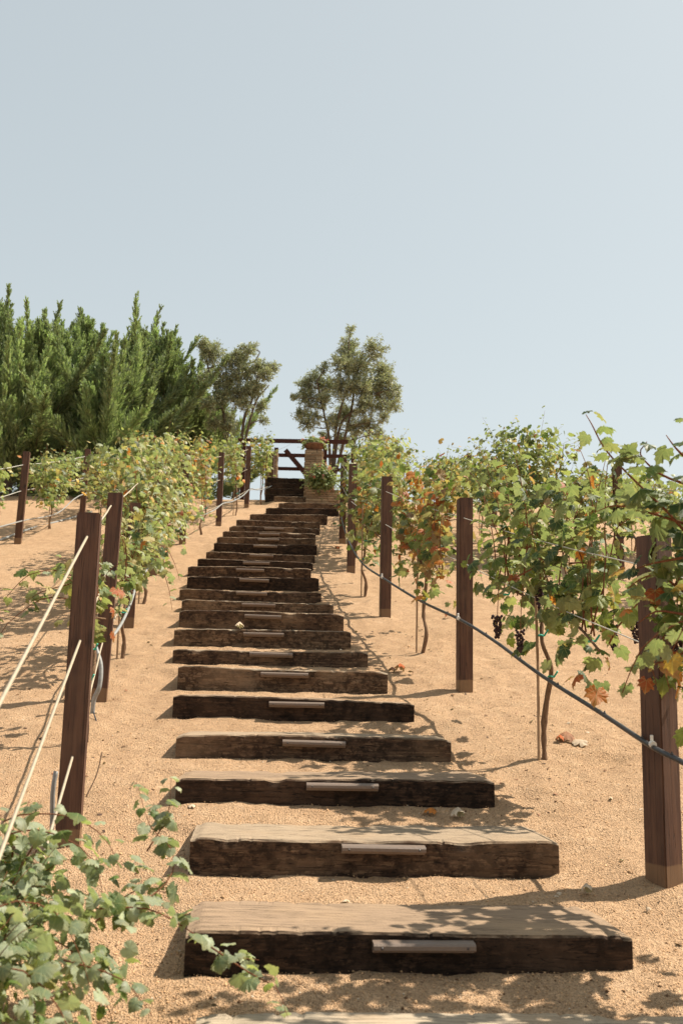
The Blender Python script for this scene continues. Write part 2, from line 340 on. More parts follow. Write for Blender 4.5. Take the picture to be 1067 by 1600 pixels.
# ------------------------------------------------------------------ timber steps, each with its step light
def tie_mesh(hl, d, h, seed, nxs=56):
    """weathered timber: rounded section with chipped arrises; local origin at the middle of the front bottom edge"""
    dep = .07; prof = []
    r = .008; y0, y1, z0, z1 = 0.0, d, -dep, h
    def seg(a, b, k):
        for i in range(k): prof.append((a[0] + (b[0] - a[0]) * i / k, a[1] + (b[1] - a[1]) * i / k))
    seg((y0, z0), (y0, z1 - r), 6); seg((y0, z1 - r), (y0 + r, z1), 2); seg((y0 + r, z1), (y1 - r, z1), 7); seg((y1 - r, z1), (y1, z1 - r), 2); seg((y1, z1 - r), (y1, z0), 3); seg((y1, z0), (y0, z0), 2)
    prof = np.array(prof); m = len(prof); V = []
    xsx = np.concatenate([[-hl, -hl + .008], np.linspace(-hl + .02, hl - .02, nxs - 4), [hl - .008, hl]])
    for ix, x in enumerate(xsx):
        e = .5 if ix in (0, len(xsx) - 1) else 0
        bow = .008 * math.sin(x * 2.1 + seed) + .006 * noise.noise((x * 1.5, seed * 3.1, 0))
        for (yy, zz) in prof:
            cy, cz = yy - d / 2, zz - h / 2
            nf = noise.noise((x * 3 + seed * 5, yy * 9, zz * 14)) * .005 + noise.noise((x * 14 + seed, yy * 30, zz * 40)) * .0025
            edge = max(0, 1 - abs(zz - h) / .03) * max(max(0, 1 - yy / .03), max(0, 1 - (d - yy) / .03))
            chip = max(0, noise.noise((x * 6 + seed * 2, 1.7, seed)) - .28) * .040 + max(0, noise.noise((x * 31 + seed * 2, 4.1, seed)) - .28) * .020
            en = sstep(.05, 0, hl - abs(x)) * max(0, 1 - abs(zz - h) / .05) * .010
            dy = -1 if yy < d * .3 else (1 if yy > d * .7 else 0); dz = 1 if zz > h * .6 else 0
            V.append((x - math.copysign(e * .003, x), yy + dy * nf - dy * edge * chip * .8, zz + dz * nf - edge * chip * 1.1 - en + (bow if zz > 0 else 0)))
    V = np.array(V); Fq = []
    for i in range(len(xsx) - 1):
        for j in range(m): k = (j + 1) % m; Fq.append((i * m + j, (i + 1) * m + j, (i + 1) * m + k, i * m + k))
    Fq.append(tuple(range(m))); Fq.append(tuple(range((len(xsx) - 1) * m + m - 1, (len(xsx) - 1) * m - 1, -1)))
    return V, Fq
def rotz(v, a, c):
    v = np.asarray(v); ca, sa = math.cos(a), math.sin(a); o = v.copy(); o[:, 0] = v[:, 0] * ca - v[:, 1] * sa; o[:, 1] = v[:, 0] * sa + v[:, 1] * ca
    return o + np.array(c)
TLOOK = {'tie_black': 'near-black timber step', 'tie_brown': 'dark brown weathered timber step', 'tie_pale': 'worn grey-brown timber step'}
for n, t in enumerate(TIES):
    loc = (t['x'], t['y'], t['z'])
    e = empty('timber_step', loc)
    where = 'cut off by the bottom edge, lowest of the flight' if n == 0 else f'{ORD[n]} from the bottom of the hillside flight' if n < len(TIES) - 1 else 'topmost of the flight, below the stone pillar'
    tag(e, f"{TLOOK[t['mat']]}, {where}", 'step', 'timber steps climbing the hill')
    v, f = tie_mesh(t['hl'], t['d'], t['h'], n * 1.37 + 2, 150 if n < 6 else 60)
    bo = obj('timber', rotz(v, t['rot'], loc), f, M[t['mat']], e, smooth=False)
    lr = TP[t['i']][6] if t['i'] >= 0 else None
    if lr:
        D = _D[t['i']]; L = (lr[1] - lr[0]) * D / FPX; xc = ((lr[0] + lr[1]) / 2 - (TP[t['i']][0] + TP[t['i']][1]) / 2) * D / FPX
        zc = t['h'] * .80 - .012 if n > 1 else t['h'] - .040
        # hooded bar: back plate on the timber, body with sloped top and lens slot underneath
        sec = [(0.0, -.016), (-.012, -.016), (-.014, -.006), (-.040, -.006), (-.044, -.002), (-.044, .010), (-.038, .016), (0.0, .019)]
        tl = random.uniform(-.012, .012); vv = [(x, y - .004, z + zc + (x - xc) * tl) for x in (xc - L / 2, xc + L / 2) for (y, z) in sec]; k = len(sec)
        ff = [(j, j + k, (j + 1) % k + k, (j + 1) % k) for j in range(k)] + [tuple(range(k)), tuple(range(2 * k - 1, k - 1, -1))]
        lo = obj('step_light', rotz(vv, t['rot'], loc), ff, M['lamp'], e)
        if n < 10:
            for sx in (-.42, .42):
                cv, cf = lathe([(.004, 0), (.0045, .0015), (.003, .003)], (0, 0, 0), 8); cv = cv @ np.array([[1, 0, 0], [0, 0, 1], [0, -1, 0]], float)
                s_ = obj('screw', rotz(cv + np.array([xc + sx * L, -.0485, zc + .004]), t['rot'], loc), cf, M['lamp_d'], lo)

# ------------------------------------------------------------------ trellis posts
RH = math.radians(8.3)
POSTS = {}
def post(key, x, y, rz, h, label, group, tilt=(0, 0), w=.098):
    z = gz(x, y); bm = bmesh.new(); bmesh.ops.create_cube(bm, size=1)
    bmesh.ops.subdivide_edges(bm, edges=[q for q in bm.edges if abs(q.verts[0].co.z - q.verts[1].co.z) > .5], cuts=7)
    for q in bm.verts: q.co.x *= w; q.co.y *= w; q.co.z = q.co.z * (h + .15) + (h - .15) / 2
    bmesh.ops.bevel(bm, geom=[q for q in bm.edges if q.calc_face_angle(0) > .5], offset=.005, segments=2, affect='EDGES')
    for q in bm.verts:
        q.co.x += .002 * noise.noise((q.co.z * 4, x * 9, 1)) + tilt[0] * q.co.z; q.co.y += .002 * noise.noise((q.co.z * 4, y * 9, 2)) + tilt[1] * q.co.z
    me = bpy.data.meshes.new('vine_post'); bm.to_mesh(me); bm.free(); me.materials.append(M['post'])
    o = bpy.data.objects.new('vine_post', me); COL.objects.link(o); o.location = (x, y, z - .02); o.rotation_euler = (0, 0, rz)
    tag(o, label, 'post', group); POSTS[key] = np.array([x, y, z]); return o
RPX = [(1.30, 4.10, math.radians(33), 1.40), (.90, 7.18, RH, 1.41), (.445, 9.72, RH, 1.41), (.135, 12.55, RH * .6, 1.42), (.02, 15.3, 0, 1.36), (.02, 18.2, -.05, 1.38)]
for i, (x, y, r, h) in enumerate(RPX):
    post(f'R{i}', x, y, r, h, f"dark brown square post, {ORD[i]} from the front in the row right of the steps", 'posts right of the steps', w=.105 if i == 0 else .1)
LPX = [(-1.10, 4.30, RH, 1.42), (-1.57, 6.70, RH, 1.41), (-1.90, 9.05, RH, 1.15), (-2.25, 11.95, RH, 1.36), (-2.39, 14.9, RH, 1.40), (-2.24, 18.0, 0, 1.40), (-2.07, 21.4, -.1, 1.40), (-1.68, 23.2, -.1, 1.2)]
for i, (x, y, r, h) in enumerate(LPX):
    post(f'L{i}', x, y, r, h, f"dark brown square post, {ORD[i]} from the front in the row left of the steps", 'posts left of the steps', tilt=(.018, 0) if i == 1 else (0, 0))
for i, (x, y, r, h) in enumerate([(-4.80, 14.7, RH, 1.42), (-4.72, 17.9, RH, 1.36)]):
    post(f'B{i}', x, y, r, h, f"dark brown post at far left among the vines before the cypresses, {'nearer' if i == 0 else 'farther'} of two", 'posts of the far left row', tilt=(.02, 0))
for i, (x, y, r, h) in enumerate([(3.55, 12.6, RH, 1.45), (3.35, 13.9, RH, 1.2), (2.95, 19.0, .1, 1.40), (2.62, 20.2, .1, 1.40)]):
    post(f'Q{i}', x, y, r, h, ['tall dark post half hidden by leaves behind the nearest right post', 'short dark post standing just left behind the taller one at far right', 'distant dark post seen through the vines right of the second right post', 'distant dark post just right of the second right post, farther of two'][i], 'posts of the far right row')

# ------------------------------------------------------------------ cables, drip tubing
def cable(name, label, cat, pts, r, mat, group=None, n=6, k=6):
    p = spline(pts, k); v, f = tube(p, r, n); o = obj(name, v, f, mat, origin=p[len(p) // 2], smooth=True); tag(o, label, cat, group); return o
def sag(a, b, s, k=5):
    return [a + (b - a) * t + np.array([0, 0, -4 * s * t * (1 - t)]) for t in np.linspace(0, 1, k)]
def line(keys, h, s, off, pre=None, post_=None):
    pts = [POSTS[k] + np.array([off[0], off[1], h]) for k in keys]; out = []
    if pre is not None: pts.insert(0, pre)
    if post_ is not None: pts.append(post_)
    for a, b in zip(pts[:-1], pts[1:]): out += sag(a, b, s)[:-1]
    out.append(pts[-1]); return out
L = [f'L{i}' for i in range(8)]; Rr = [f'R{i}' for i in range(6)]
dl = nrm(np.array([.155, -1.0, -.37]))
for h, hn in ((1.31, 'top'), (.865, 'middle'), (.385, 'lowest')):
    p0 = POSTS['L0'] + np.array([0, 0, h]); pre = p0 + dl * 2.7
    pts = [pre, p0 + dl * 1.3, p0]
    pts += line(['L0', 'L1', 'L2', 'L3', 'L4', 'L5', 'L6', 'L7'], h, .012, (0, 0))[1:]
    cable('trellis_cable', f'pale {hn} trellis cable running through the posts left of the steps', 'cable', pts, .0055, M['wire'], 'cables left of the steps', k=2)
for h, hn in ((.92, 'middle'), (1.25, 'top')):
    pre = POSTS['R0'] + np.array([.35, -2.2, h - .56])
    cable('trellis_wire', f'thin pale {hn} wire strung along the posts right of the steps', 'wire', line(Rr, h, .015, (-.02, 0), pre), .0028, M['wire_thin'], 'wires right of the steps', 5, 2)
for h, hn in ((.8, 'lower'), (1.2, 'upper')):
    cable('trellis_wire', f'thin pale {hn} wire of the far left row before the cypresses', 'wire', line(['B0', 'B1'], h, .02, (0, 0), POSTS['B0'] + np.array([.3, -3, h - .75]), POSTS['B1'] + np.array([.2, 4, h + .9])), .005, M['wire_thin'], 'wires of the far left row', 5, 2)
    cable('trellis_wire', f'thin pale {hn} wire of the far right row behind the near vines', 'wire', line(['Q0', 'Q2'], h, .02, (0, 0), POSTS['Q0'] + np.array([.9, -6, h - 1.5])), .0035, M['wire_thin'], 'wires of the far right row', 5, 2)
# black drip line right of the steps, clipped to the front of each post
hp = [at(1130, 1232, 3.25), at(1067, 1192, 3.62), at(1017, 1166, 3.86), at(935, 1112, 4.55), at(845, 1055, 5.35), at(770, 1000, 6.3), at(718, 968, 6.98), at(655, 938, 8.2), at(598, 903, 9.55), at(566, 880, 10.9), at(546, 848, 12.3), at(534, 812, 15.0), at(533, 795, 17.6)]
hose = cable('drip_tube', 'black drip irrigation tube sagging along the posts right of the steps', 'tube', hp, .0105, M['hose'], n=8, k=10)
for q, (px, py_, d) in enumerate([(1019, 1163, 3.845), (716, 966, 6.97), (597, 902, 9.53)]):
    c = at(px, py_, d); dr = nrm(at(845, 1055, 5.35) - at(1017, 1166, 3.86))
    v, f = tube([c - dr * .009, c - dr * .009, c + dr * .009], .0135, 10); v2, f2 = box(c + np.array([-.002, .004, .02]), (.014, .006, .03), .4, .002)
    o = obj('hose_clamp', np.vstack([v, v2]), f + [tuple(i + len(v) for i in w) for w in f2], M['clip'], hose)
sp = spline(hp, 10)
for i in (14, 22, 29, 37, 44, 52, 63, 74):
    c = sp[i]; v, f = lathe([(.006, 0), (.006, .006), (.003, .008), (.003, .014)], c + np.array([0, -.004, .006]), 8); obj('drip_emitter', v, f, M['hose'], hose)
lp = [POSTS[k] + np.array([.07, -.03, .42]) for k in L[1:]]; lpp = []
for a, b in zip(lp[:-1], lp[1:]): lpp += sag(a, b, .07)[:-1]
lpp.append(lp[-1])
cable('drip_tube', 'pale grey drip tube sagging between the posts left of the steps', 'tube', lpp, .011, M['hose_grey'], n=7, k=4)
cable('riser_tube', 'grey riser tube standing against the nearest left post', 'tube', [at(88, 1205, 4.22), at(83, 1240, 4.2), at(82, 1290, 4.2), at(78, 1345, 4.2), at(76, 1375, 4.2)], .011, M['hose_grey'])
cable('riser_tube', 'curved grey riser tube between the two nearest left posts', 'tube', [at(150, 1012, 6.3), at(158, 1040, 6.25), at(156, 1072, 6.2), at(147, 1095, 6.2), at(144, 1130, 6.2)], .015, M['hose_grey'])
cable('feeder_tube', 'thin dark feeder tube end sticking out beside the second left post', 'tube', [at(146, 1112, 6.1), at(155, 1135, 6.0), at(174, 1169, 5.9)], .004, M['hose'])
bl = [POSTS['B0'] + np.array([.4, -3.5, -.45]), POSTS['B0'] + np.array([.05, -.06, .33]), (POSTS['B0'] + POSTS['B1']) / 2 + np.array([.05, 0, .3]), POSTS['B1'] + np.array([.06, -.06, .5]), POSTS['B1'] + np.array([.3, 3.5, 1.3])]
cable('drip_tube', 'pale drip tube hanging along the far left row of posts', 'tube', bl, .010, M['hose_grey'], n=7)
b0 = at(0, 850, 15); b1 = at(105, 815, 18.5)
cable('ground_pipe', 'pale pipe lying on the slope behind the far left posts', 'pipe', [np.array([q[0], q[1], gz(q[0], q[1]) + .015]) for q in (b0, b0 * .6 + b1 * .4, b1, b1 + (b1 - b0) * .5)], .018, M['hose_grey'])
q0 = POSTS['Q0']
cable('drip_tube', 'dark drip tube of the far right row seen between leaves', 'tube', [q0 + np.array([.8, -5.5, -1.0]), q0 + np.array([.1, -.6, .38]), q0 + np.array([-.1, .2, .55]), POSTS['Q2'] + np.array([0, 0, .5])], .010, M['hose'])

# ------------------------------------------------------------------ vine leaves
HALF = [(.00, .06), (.07, -.07), (.20, -.16), (.33, -.10), (.36, .02), (.47, .08), (.52, .20), (.40, .27), (.47, .40), (.50, .55), (.34, .53), (.25, .60), (.23, .74), (.12, .82), (.00, .98)]
HALF_R = [(.00, .05), (.08, -.09), (.24, -.15), (.38, -.06), (.41, .06), (.50, .14), (.49, .28), (.45, .38), (.47, .50), (.36, .58), (.31, .70), (.17, .76), (.10, .86), (.00, .92)]   # rounder, shallow lobes
HALF_S = [(.00, .06), (.22, -.14), (.48, .14), (.38, .28), (.46, .52), (.22, .66), (.00, .95)]
def leaf_shape(half, cup, fold, curl, seed, teeth=False):
    if teeth:
        hp_ = [half[0]]
        for a, b in zip(half[:-1], half[1:]):
            m_ = ((a[0] + b[0]) / 2, (a[1] + b[1]) / 2); l_ = math.hypot(b[0] - a[0], b[1] - a[1])
            hp_ += [(m_[0] - .16 * (m_[0]) * min(1, l_ * 4) * .6, m_[1] - .16 * (m_[1] - .35) * min(1, l_ * 4) * .6), b]
        half = hp_
    out = [(x, y) for x, y in half] + [(-x, y) for x, y in half[-2:0:-1]]
    c = [(0, .34)]; p = np.array(c + out); r = np.random.default_rng(seed)
    z = -cup * ((p[:, 0]) ** 2 + (p[:, 1] - .35) ** 2) - fold * np.abs(p[:, 0]) - curl * np.maximum(0, p[:, 1] - .4) ** 2 + .035 * r.standard_normal(len(p)); z[0] = .02
    n = len(out); f = [(0, 1 + i, 1 + (i + 1) % n) for i in range(n)]
    v = np.column_stack([p - np.array([0, .05]), z]); return v, np.array(f)
SH_L = [leaf_shape(HALF, .35, .05, .3, 1, True), leaf_shape(HALF, -.25, .30, .5, 2, True), leaf_shape(HALF, .6, -.12, .5, 3, True), leaf_shape(HALF, .15, .55, .9, 4, True)]
SH_R = [leaf_shape(HALF_R, .45, .05, .3, 5, True), leaf_shape(HALF_R, -.3, .35, .4, 6, True), leaf_shape(HALF_R, .9, -.1, .3, 7, True), leaf_shape(HALF_R, .3, .5, .6, 8, True)]
SH_S = [leaf_shape(HALF_S, .4, .1, .3, 9), leaf_shape(HALF_S, -.3, .35, .5, 10), leaf_shape(HALF_S, .8, -.1, .4, 11)]
PAL = dict(green=(.085, .135, .034), deep=(.042, .078, .026), lime=(.19, .225, .045), olive=(.23, .215, .070), straw=(.42, .34, .15), gold=(.42, .27, .06),
           rust=(.34, .085, .022), orange=(.46, .16, .03), sage=(.29, .325, .22), sage_d=(.155, .195, .105), pale_dry=(.56, .43, .31), dry=(.27, .13, .07), brown=(.20, .11, .06))
_lm = {}
def leaf_data(kind, i, col, mat):
    k = (kind, i, col, mat)
    if k not in _lm:
        v, f = {'L': SH_L, 'R': SH_R, 'S': SH_S}[kind][i]; _lm[k] = mesh_data('leaf', v, f, M[mat], True, np.array(PAL[col]), v)
    return _lm[k]
def frames(tip, nor):
    """rotation matrices: local y = tip direction, local z = leaf normal"""
    n = nrm(nor); y = nrm(tip - (tip * n).sum(1, keepdims=True) * n); x = np.cross(y, n); return np.stack([x, y, n], 2)
def leaf_mesh(pos, rot, size, cols, shapes, which):
    V = []; Fc = []; T = []; LC = []; off = 0
    for s, (v, f) in enumerate(shapes):
        m = which == s
        if not m.any(): continue
        w = np.einsum('nij,kj->nki', rot[m], v) * size[m][:, None, None] + pos[m][:, None]; k = len(v); n = m.sum()
        V.append(w.reshape(-1, 3)); Fc.append((f[None] + (np.arange(n) * k)[:, None, None] + off).reshape(-1, 3)); T.append(np.repeat(cols[m], k, 0)); LC.append(np.tile(v, (n, 1))); off += n * k
    leaf_mesh.lc = np.vstack(LC)
    return np.vstack(V), np.vstack(Fc), np.vstack(T)

def grow(p0, d0, length, n, r, droop, wob):
    p = [np.array(p0, float)]; d = nrm(np.array(d0, float)); st = length / n
    for i in range(n):
        d = nrm(d + r.normal(0, wob, 3) + np.array([0, 0, -droop * (i + 1) / n])); p.append(p[-1] + d * st)
    return np.array(p)
CAMP = np.array([0, 0, CZ])
def vine(base, label, group, seed, along=.85, thick=.28, hc=.75, top=1.7, n_canes=16, step=.05, size=.085, pal='mix', rdir=-.145, fill=250, n_obj=0,
         shape='L', trunk_h=None, stake=True, extra=(), droopers=4, clusters=(), tapes=2, low=.45, tint_var=.25, cane_r=.0045, skew=0.0, side_min=-9.0, side_max=9.0):
    r = np.random.default_rng(seed); x0, y0 = base; z0 = gz(x0, y0); B = np.array([x0, y0, z0]); e = empty('grapevine', B); tag(e, label, 'grapevine', group)
    u = nrm(np.array([rdir, 1.0, .255])); w = nrm(np.array([1.0, -rdir, 0])); up = np.array([0, 0, 1.0])
    th = trunk_h or hc
    tk = spline([B + np.array([0, 0, -.06])] + [B + up * th * t + np.r_[r.normal(0, .022, 2), 0] for t in (.2, .4, .62, .8, 1.0)], 4)
    v, f = tube(tk, np.linspace(.017, .011, len(tk)) * (1 + .15 * r.standard_normal(len(tk))), 7); obj('trunk', v, f, M['trunk'], e, smooth=True)
    if stake:
        a = B + np.array([-.035, -.01, 0]); v, f = tube([a + np.array([0, 0, -.05]), a + up * .5, a + up * (hc + .3) + w * r.normal(0, .02)], .008, 6); obj('stake', v, f, M['stake'], e)
    head = tk[-1]
    for s in (-1, 1):
        arm = spline([head, head + u * s * along * .3 + up * .05, head + u * s * along * .65 + up * .04 + w * r.normal(0, .03), head + u * s * along + w * r.normal(0, .04)], 4)
        v, f = tube(arm, np.linspace(.010, .006, len(arm)), 6); obj('cordon', v, f, M['trunk'], e, smooth=True)
    for q in range(tapes):
        c = tk[int(len(tk) * (.55 + .3 * q))] if q < 2 else head + u * r.uniform(-along, along) * .8
        ring = [c + .016 * np.array([math.cos(a), math.sin(a), .15 * math.sin(2 * a)]) for a in np.linspace(0, 5.6, 9)] + [c + np.array([.03, -.03, .03])]
        v, f = tube(ring, .0055, 5); obj('tie_tape', v, f, M['tape'], e)
    canes = []
    for i in range(n_canes):
        s = along * (2 * (i + r.uniform(.1, .9)) / n_canes - 1); st = head + u * s + up * .03
        lean = r.normal(0, thick * .9) + skew
        ln = max(.25, (top - hc) * r.uniform(.75, 1.12)); canes.append(grow(st, up + w * lean + u * r.normal(0, .22), ln, 9, r, .16, .10))
    for i in range(droopers):
        st = head + u * r.uniform(-along, along) + up * r.uniform(0, .35); sd = r.choice([-1, 1])
        canes.append(grow(st, w * sd * .9 + up * .35 + u * r.normal(0, .4), r.uniform(.4, .75), 9, r, .55, .12))
    canes = [c for c in canes if ((c - B) @ w).min() > side_min and ((c - B) @ w).max() < side_max]
    n_reg = len(canes)
    for q in extra: canes.append(spline(q, 3))
    pos = []; tipd = []; norm_ = []; ssc = []
    for ci, c in enumerate(canes):
        v, f = tube(c, np.linspace(cane_r, cane_r * .28, len(c)), 5); obj('cane', v, f, M['cane'], e, smooth=True)
        seg = np.linalg.norm(np.diff(c, axis=0), axis=1); cum = np.r_[0, seg.cumsum()]; t = np.arange(step * r.uniform(.3, 1.5), cum[-1], step * (.62 if ci >= n_reg else 1))
        for k, q in enumerate(t):
            j = min(np.searchsorted(cum, q) - 1, len(c) - 2); j = max(j, 0); pt = c[j] + (c[j + 1] - c[j]) * (q - cum[j]) / seg[j]; dd = nrm(c[j + 1] - c[j])
            side = nrm(np.cross(dd, np.array([.2, .3, 1.0]) + r.normal(0, .5, 3))) * (1 if k % 2 else -1)
            o = nrm(side + .35 * up + r.normal(0, .35, 3)); pos.append(pt + o * r.uniform(.25, .9) * size); ssc.append(1.12 - .55 * (q / cum[-1]) ** 2)
            norm_.append(up * .75 + o * .55 + r.normal(0, .42, 3)); tipd.append(o * .7 - up * .55 + r.normal(0, .4, 3))
    for _ in range(fill):
        a = r.uniform(-along, along); hh = low + (top * .95 - low) * r.beta(1.6, 1.5); b = float(np.clip(r.normal(0, thick * .55), -thick * 1.1, thick * 1.1)) * (1 if hh > hc else .55); sd = nrm(w * b + r.normal(0, .05, 3))
        pos.append(B + u * a + w * (b + skew * max(0, hh - hc)) + up * hh); ssc.append(1.0); norm_.append(up * .6 + sd * .7 + r.normal(0, .45, 3)); tipd.append(sd * .6 - up * .7 + r.normal(0, .4, 3))
    pos = np.array(pos); keep = (pos[:, 2] > np.array([gz(p[0], p[1]) for p in pos]) + .05) & ((pos - B) @ w > side_min) & ((pos - B) @ w < side_max)
    pos = pos[keep]; rot = frames(np.array(tipd)[keep], np.array(norm_)[keep]); n = len(pos)
    sz = size * np.exp(r.normal(0, .24, n)).clip(.55, 1.4) * np.array(ssc)[keep]
    P = {'mix': [('green', 6), ('deep', 3.5), ('lime', 3.5), ('olive', 3), ('straw', 1.2), ('gold', .6), ('rust', .4), ('orange', .3), ('sage', 2)],
         'pale': [('green', 4), ('deep', 2), ('lime', 2.5), ('olive', 4), ('straw', 2.6), ('gold', .4), ('rust', .2), ('orange', .2), ('sage', 4)],
         'red': [('green', 4), ('deep', 2.5), ('lime', 3), ('olive', 2.5), ('gold', 1.0), ('rust', 2.2), ('orange', 2.2), ('brown', .8)],
         'near': [('green', 5), ('deep', 4.5), ('lime', 3.5), ('olive', 1.2), ('gold', .35), ('rust', .4), ('orange', .3), ('sage_d', 2)],
         'greener': [('green', 6), ('deep', 3.5), ('lime', 4), ('olive', 2.5), ('straw', .7), ('sage', 1.5), ('gold', .4), ('orange', .3), ('rust', .15)],
         'sage': [('sage', 6), ('sage_d', 4), ('green', 1.6), ('lime', .9), ('olive', .5)]}[pal]
    names = [a for a, _ in P]; pr = np.array([b for _, b in P], float)
    # colour turns along the canopy in patches, not leaf by leaf
    patch = np.array([noise.noise(tuple(p * 2.2 + seed)) for p in pos]); pick = np.empty(n, int)
    hot = np.array([a in ('rust', 'orange', 'gold', 'brown') for a in names])
    for i in range(n):
        q = pr * np.where(hot, math.exp(4.0 * patch[i]), 1); pick[i] = r.choice(len(names), p=q / q.sum())
    shp = r.integers(0, 3 if shape == 'S' else 4, n)
    order = np.argsort(np.linalg.norm(pos - CAMP, axis=1) / sz); near = order[:n_obj]; rest = order[n_obj:]
    kind = shape
    mname = 'leaf'
    for i in near:
        o = bpy.data.objects.new('leaf', leaf_data('L' if kind == 'S' else kind, int(shp[i]), names[pick[i]], mname)); COL.objects.link(o); o.parent = e
        m = Matrix(rot[i].tolist()).to_4x4(); m.translation = Vector(pos[i] - B); o.matrix_local = m @ Matrix.Diagonal((sz[i], sz[i], sz[i], 1))
    if len(rest):
        cols = np.array([PAL[names[k]] for k in pick[rest]]) * np.exp(r.normal(0, tint_var, (len(rest), 1)))
        sh = {'L': SH_L, 'R': SH_R, 'S': SH_S}[kind]
        v, f, tc = leaf_mesh(pos[rest], rot[rest], sz[rest], cols, sh, shp[rest] % len(sh)); o = obj('foliage', v, f, M[mname], e, smooth=True, tint=tc, lc=leaf_mesh.lc); tag(o, kind='stuff')
    for c in clusters:
        c = np.array(c); pts = []; k = 44
        for i in range(k):
            t = i / k; rr = (.024 * (1 - t) ** .6 + .003) * r.uniform(.6, 1); a = i * 2.4; pts.append(c + np.array([math.cos(a) * rr, math.sin(a) * rr, -.12 * t]) + r.normal(0, .003, 3))
        bm = bmesh.new(); bmesh.ops.create_icosphere(bm, subdivisions=1, radius=1); bm.verts.index_update(); iv = np.array([tuple(q.co) for q in bm.verts]); ff = np.array([[q.index for q in p.verts] for p in bm.faces]); bm.free()
        V = np.vstack([iv * r.uniform(.0075, .0105) + p for p in pts]); Fq = np.vstack([ff + i * len(iv) for i in range(k)])
        o = obj('grape_cluster', V, Fq, M['grape'], e, smooth=True); tag(o, kind='stuff')
        v, f = tube([c + np.array([.01, 0, .16]), c + np.array([.004, 0, .05]), c + np.array([0, 0, -.12])], .0022, 5); obj('grape_stem', v, f, M['cane'], e)
    return e
def g2(px, py_, d): q = at(px, py_, d); return (q[0], q[1])

GR, GL, GB, GQ = 'grapevines right of the steps', 'grapevines left of the steps', 'grapevines of the far left row', 'grapevines of the far right row'
# right of the steps, front to back
vine((1.48, 3.15), 'large-leaved grapevine at the right edge hanging over the nearest right post', GR, 11, along=.95, thick=.22, hc=.85, top=1.72, n_canes=20, step=.050, size=.086, pal='near', fill=140, n_obj=300,
     extra=[[at(1075, 838, 3.5), at(1042, 800, 3.5), at(985, 745, 3.55), at(945, 702, 3.6), at(925, 665, 3.65), at(915, 648, 3.7)], [at(1060, 900, 3.6), at(1040, 960, 3.6), at(1035, 1030, 3.62), at(1045, 1075, 3.62)], [at(1075, 930, 3.6), at(1030, 900, 3.6), at(1000, 905, 3.66), at(975, 925, 3.75)], [at(1070, 960, 3.5), at(1025, 955, 3.55), at(995, 975, 3.6)], [at(1075, 870, 3.4), at(1020, 880, 3.5), at(990, 890, 3.6)], [at(1080, 760, 3.4), at(1030, 740, 3.45), at(1000, 710, 3.5), at(1010, 690, 3.5)], [at(1080, 1010, 3.5), at(1050, 1030, 3.5), at(1020, 1040, 3.55), at(1025, 1070, 3.55)], [at(1075, 720, 3.5), at(1055, 700, 3.5), at(1040, 680, 3.55)], [at(1075, 820, 3.5), at(1010, 800, 3.6), at(960, 790, 3.7), at(930, 800, 3.8)]],
     droopers=6, clusters=[at(1056, 985, 3.75)], tapes=4, low=.6, cane_r=.0055)
vine(g2(851, 1182, 5.45), 'grapevine with bare forked trunk and grape bunches between the first and second right posts', GR, 12, along=.95, thick=.26, hc=.80, top=1.74, n_canes=28, step=.050, size=.080, pal='near', fill=260, n_obj=300, side_min=-.24,
     extra=[[at(800, 905, 5.4), at(845, 880, 5.3), at(890, 845, 5.2), at(915, 822, 5.15)], [at(818, 900, 5.5), at(824, 830, 5.5), at(815, 760, 5.5), at(800, 695, 5.5)]],
     droopers=7, clusters=[at(842, 915, 5.45), at(776, 962, 5.35), at(812, 985, 5.5), at(957, 978, 5.0), at(992, 965, 4.9)], tapes=4, low=.5, cane_r=.005)
vine(g2(657, 1030, 8.2), 'reddening grapevine on a thin trunk between the second and third right posts', GR, 13, along=.85, thick=.26, hc=.78, top=1.66, n_canes=28, step=.048, size=.072, pal='red', fill=420, n_obj=300, droopers=6, low=.5, side_min=-.10, skew=.1)
vine(g2(569, 941, 10.9), 'yellow-green grapevine between the third and fourth right posts', GR, 14, along=1.1, thick=.30, hc=.72, top=1.65, n_canes=26, step=.05, size=.068, pal='mix', fill=480, n_obj=240, droopers=8, low=.35, side_min=-.05, skew=.2)
vine((.24, 14.0), 'pale green grapevine directly behind the fourth right post', GR, 15, along=1.2, thick=.36, hc=.72, top=1.8, n_canes=24, step=.05, size=.075, pal='mix', fill=900, n_obj=120, low=.35, skew=.35, side_min=-.22)
vine((.55, 16.8), 'bushy grapevine fifth from the front in the right row, leaning over the top steps', GR, 16, along=1.3, thick=.42, hc=.72, top=1.85, n_canes=24, step=.05, size=.075, pal='pale', fill=900, low=.3, shape='S', skew=.2, side_min=-.45)
vine((.80, 19.6), 'yellowing grapevine beside the stone planter at the top of the steps', GR, 17, along=1.3, thick=.42, hc=.75, top=1.8, n_canes=22, step=.05, size=.075, pal='pale', fill=600, low=.3, shape='S', side_min=-.45)
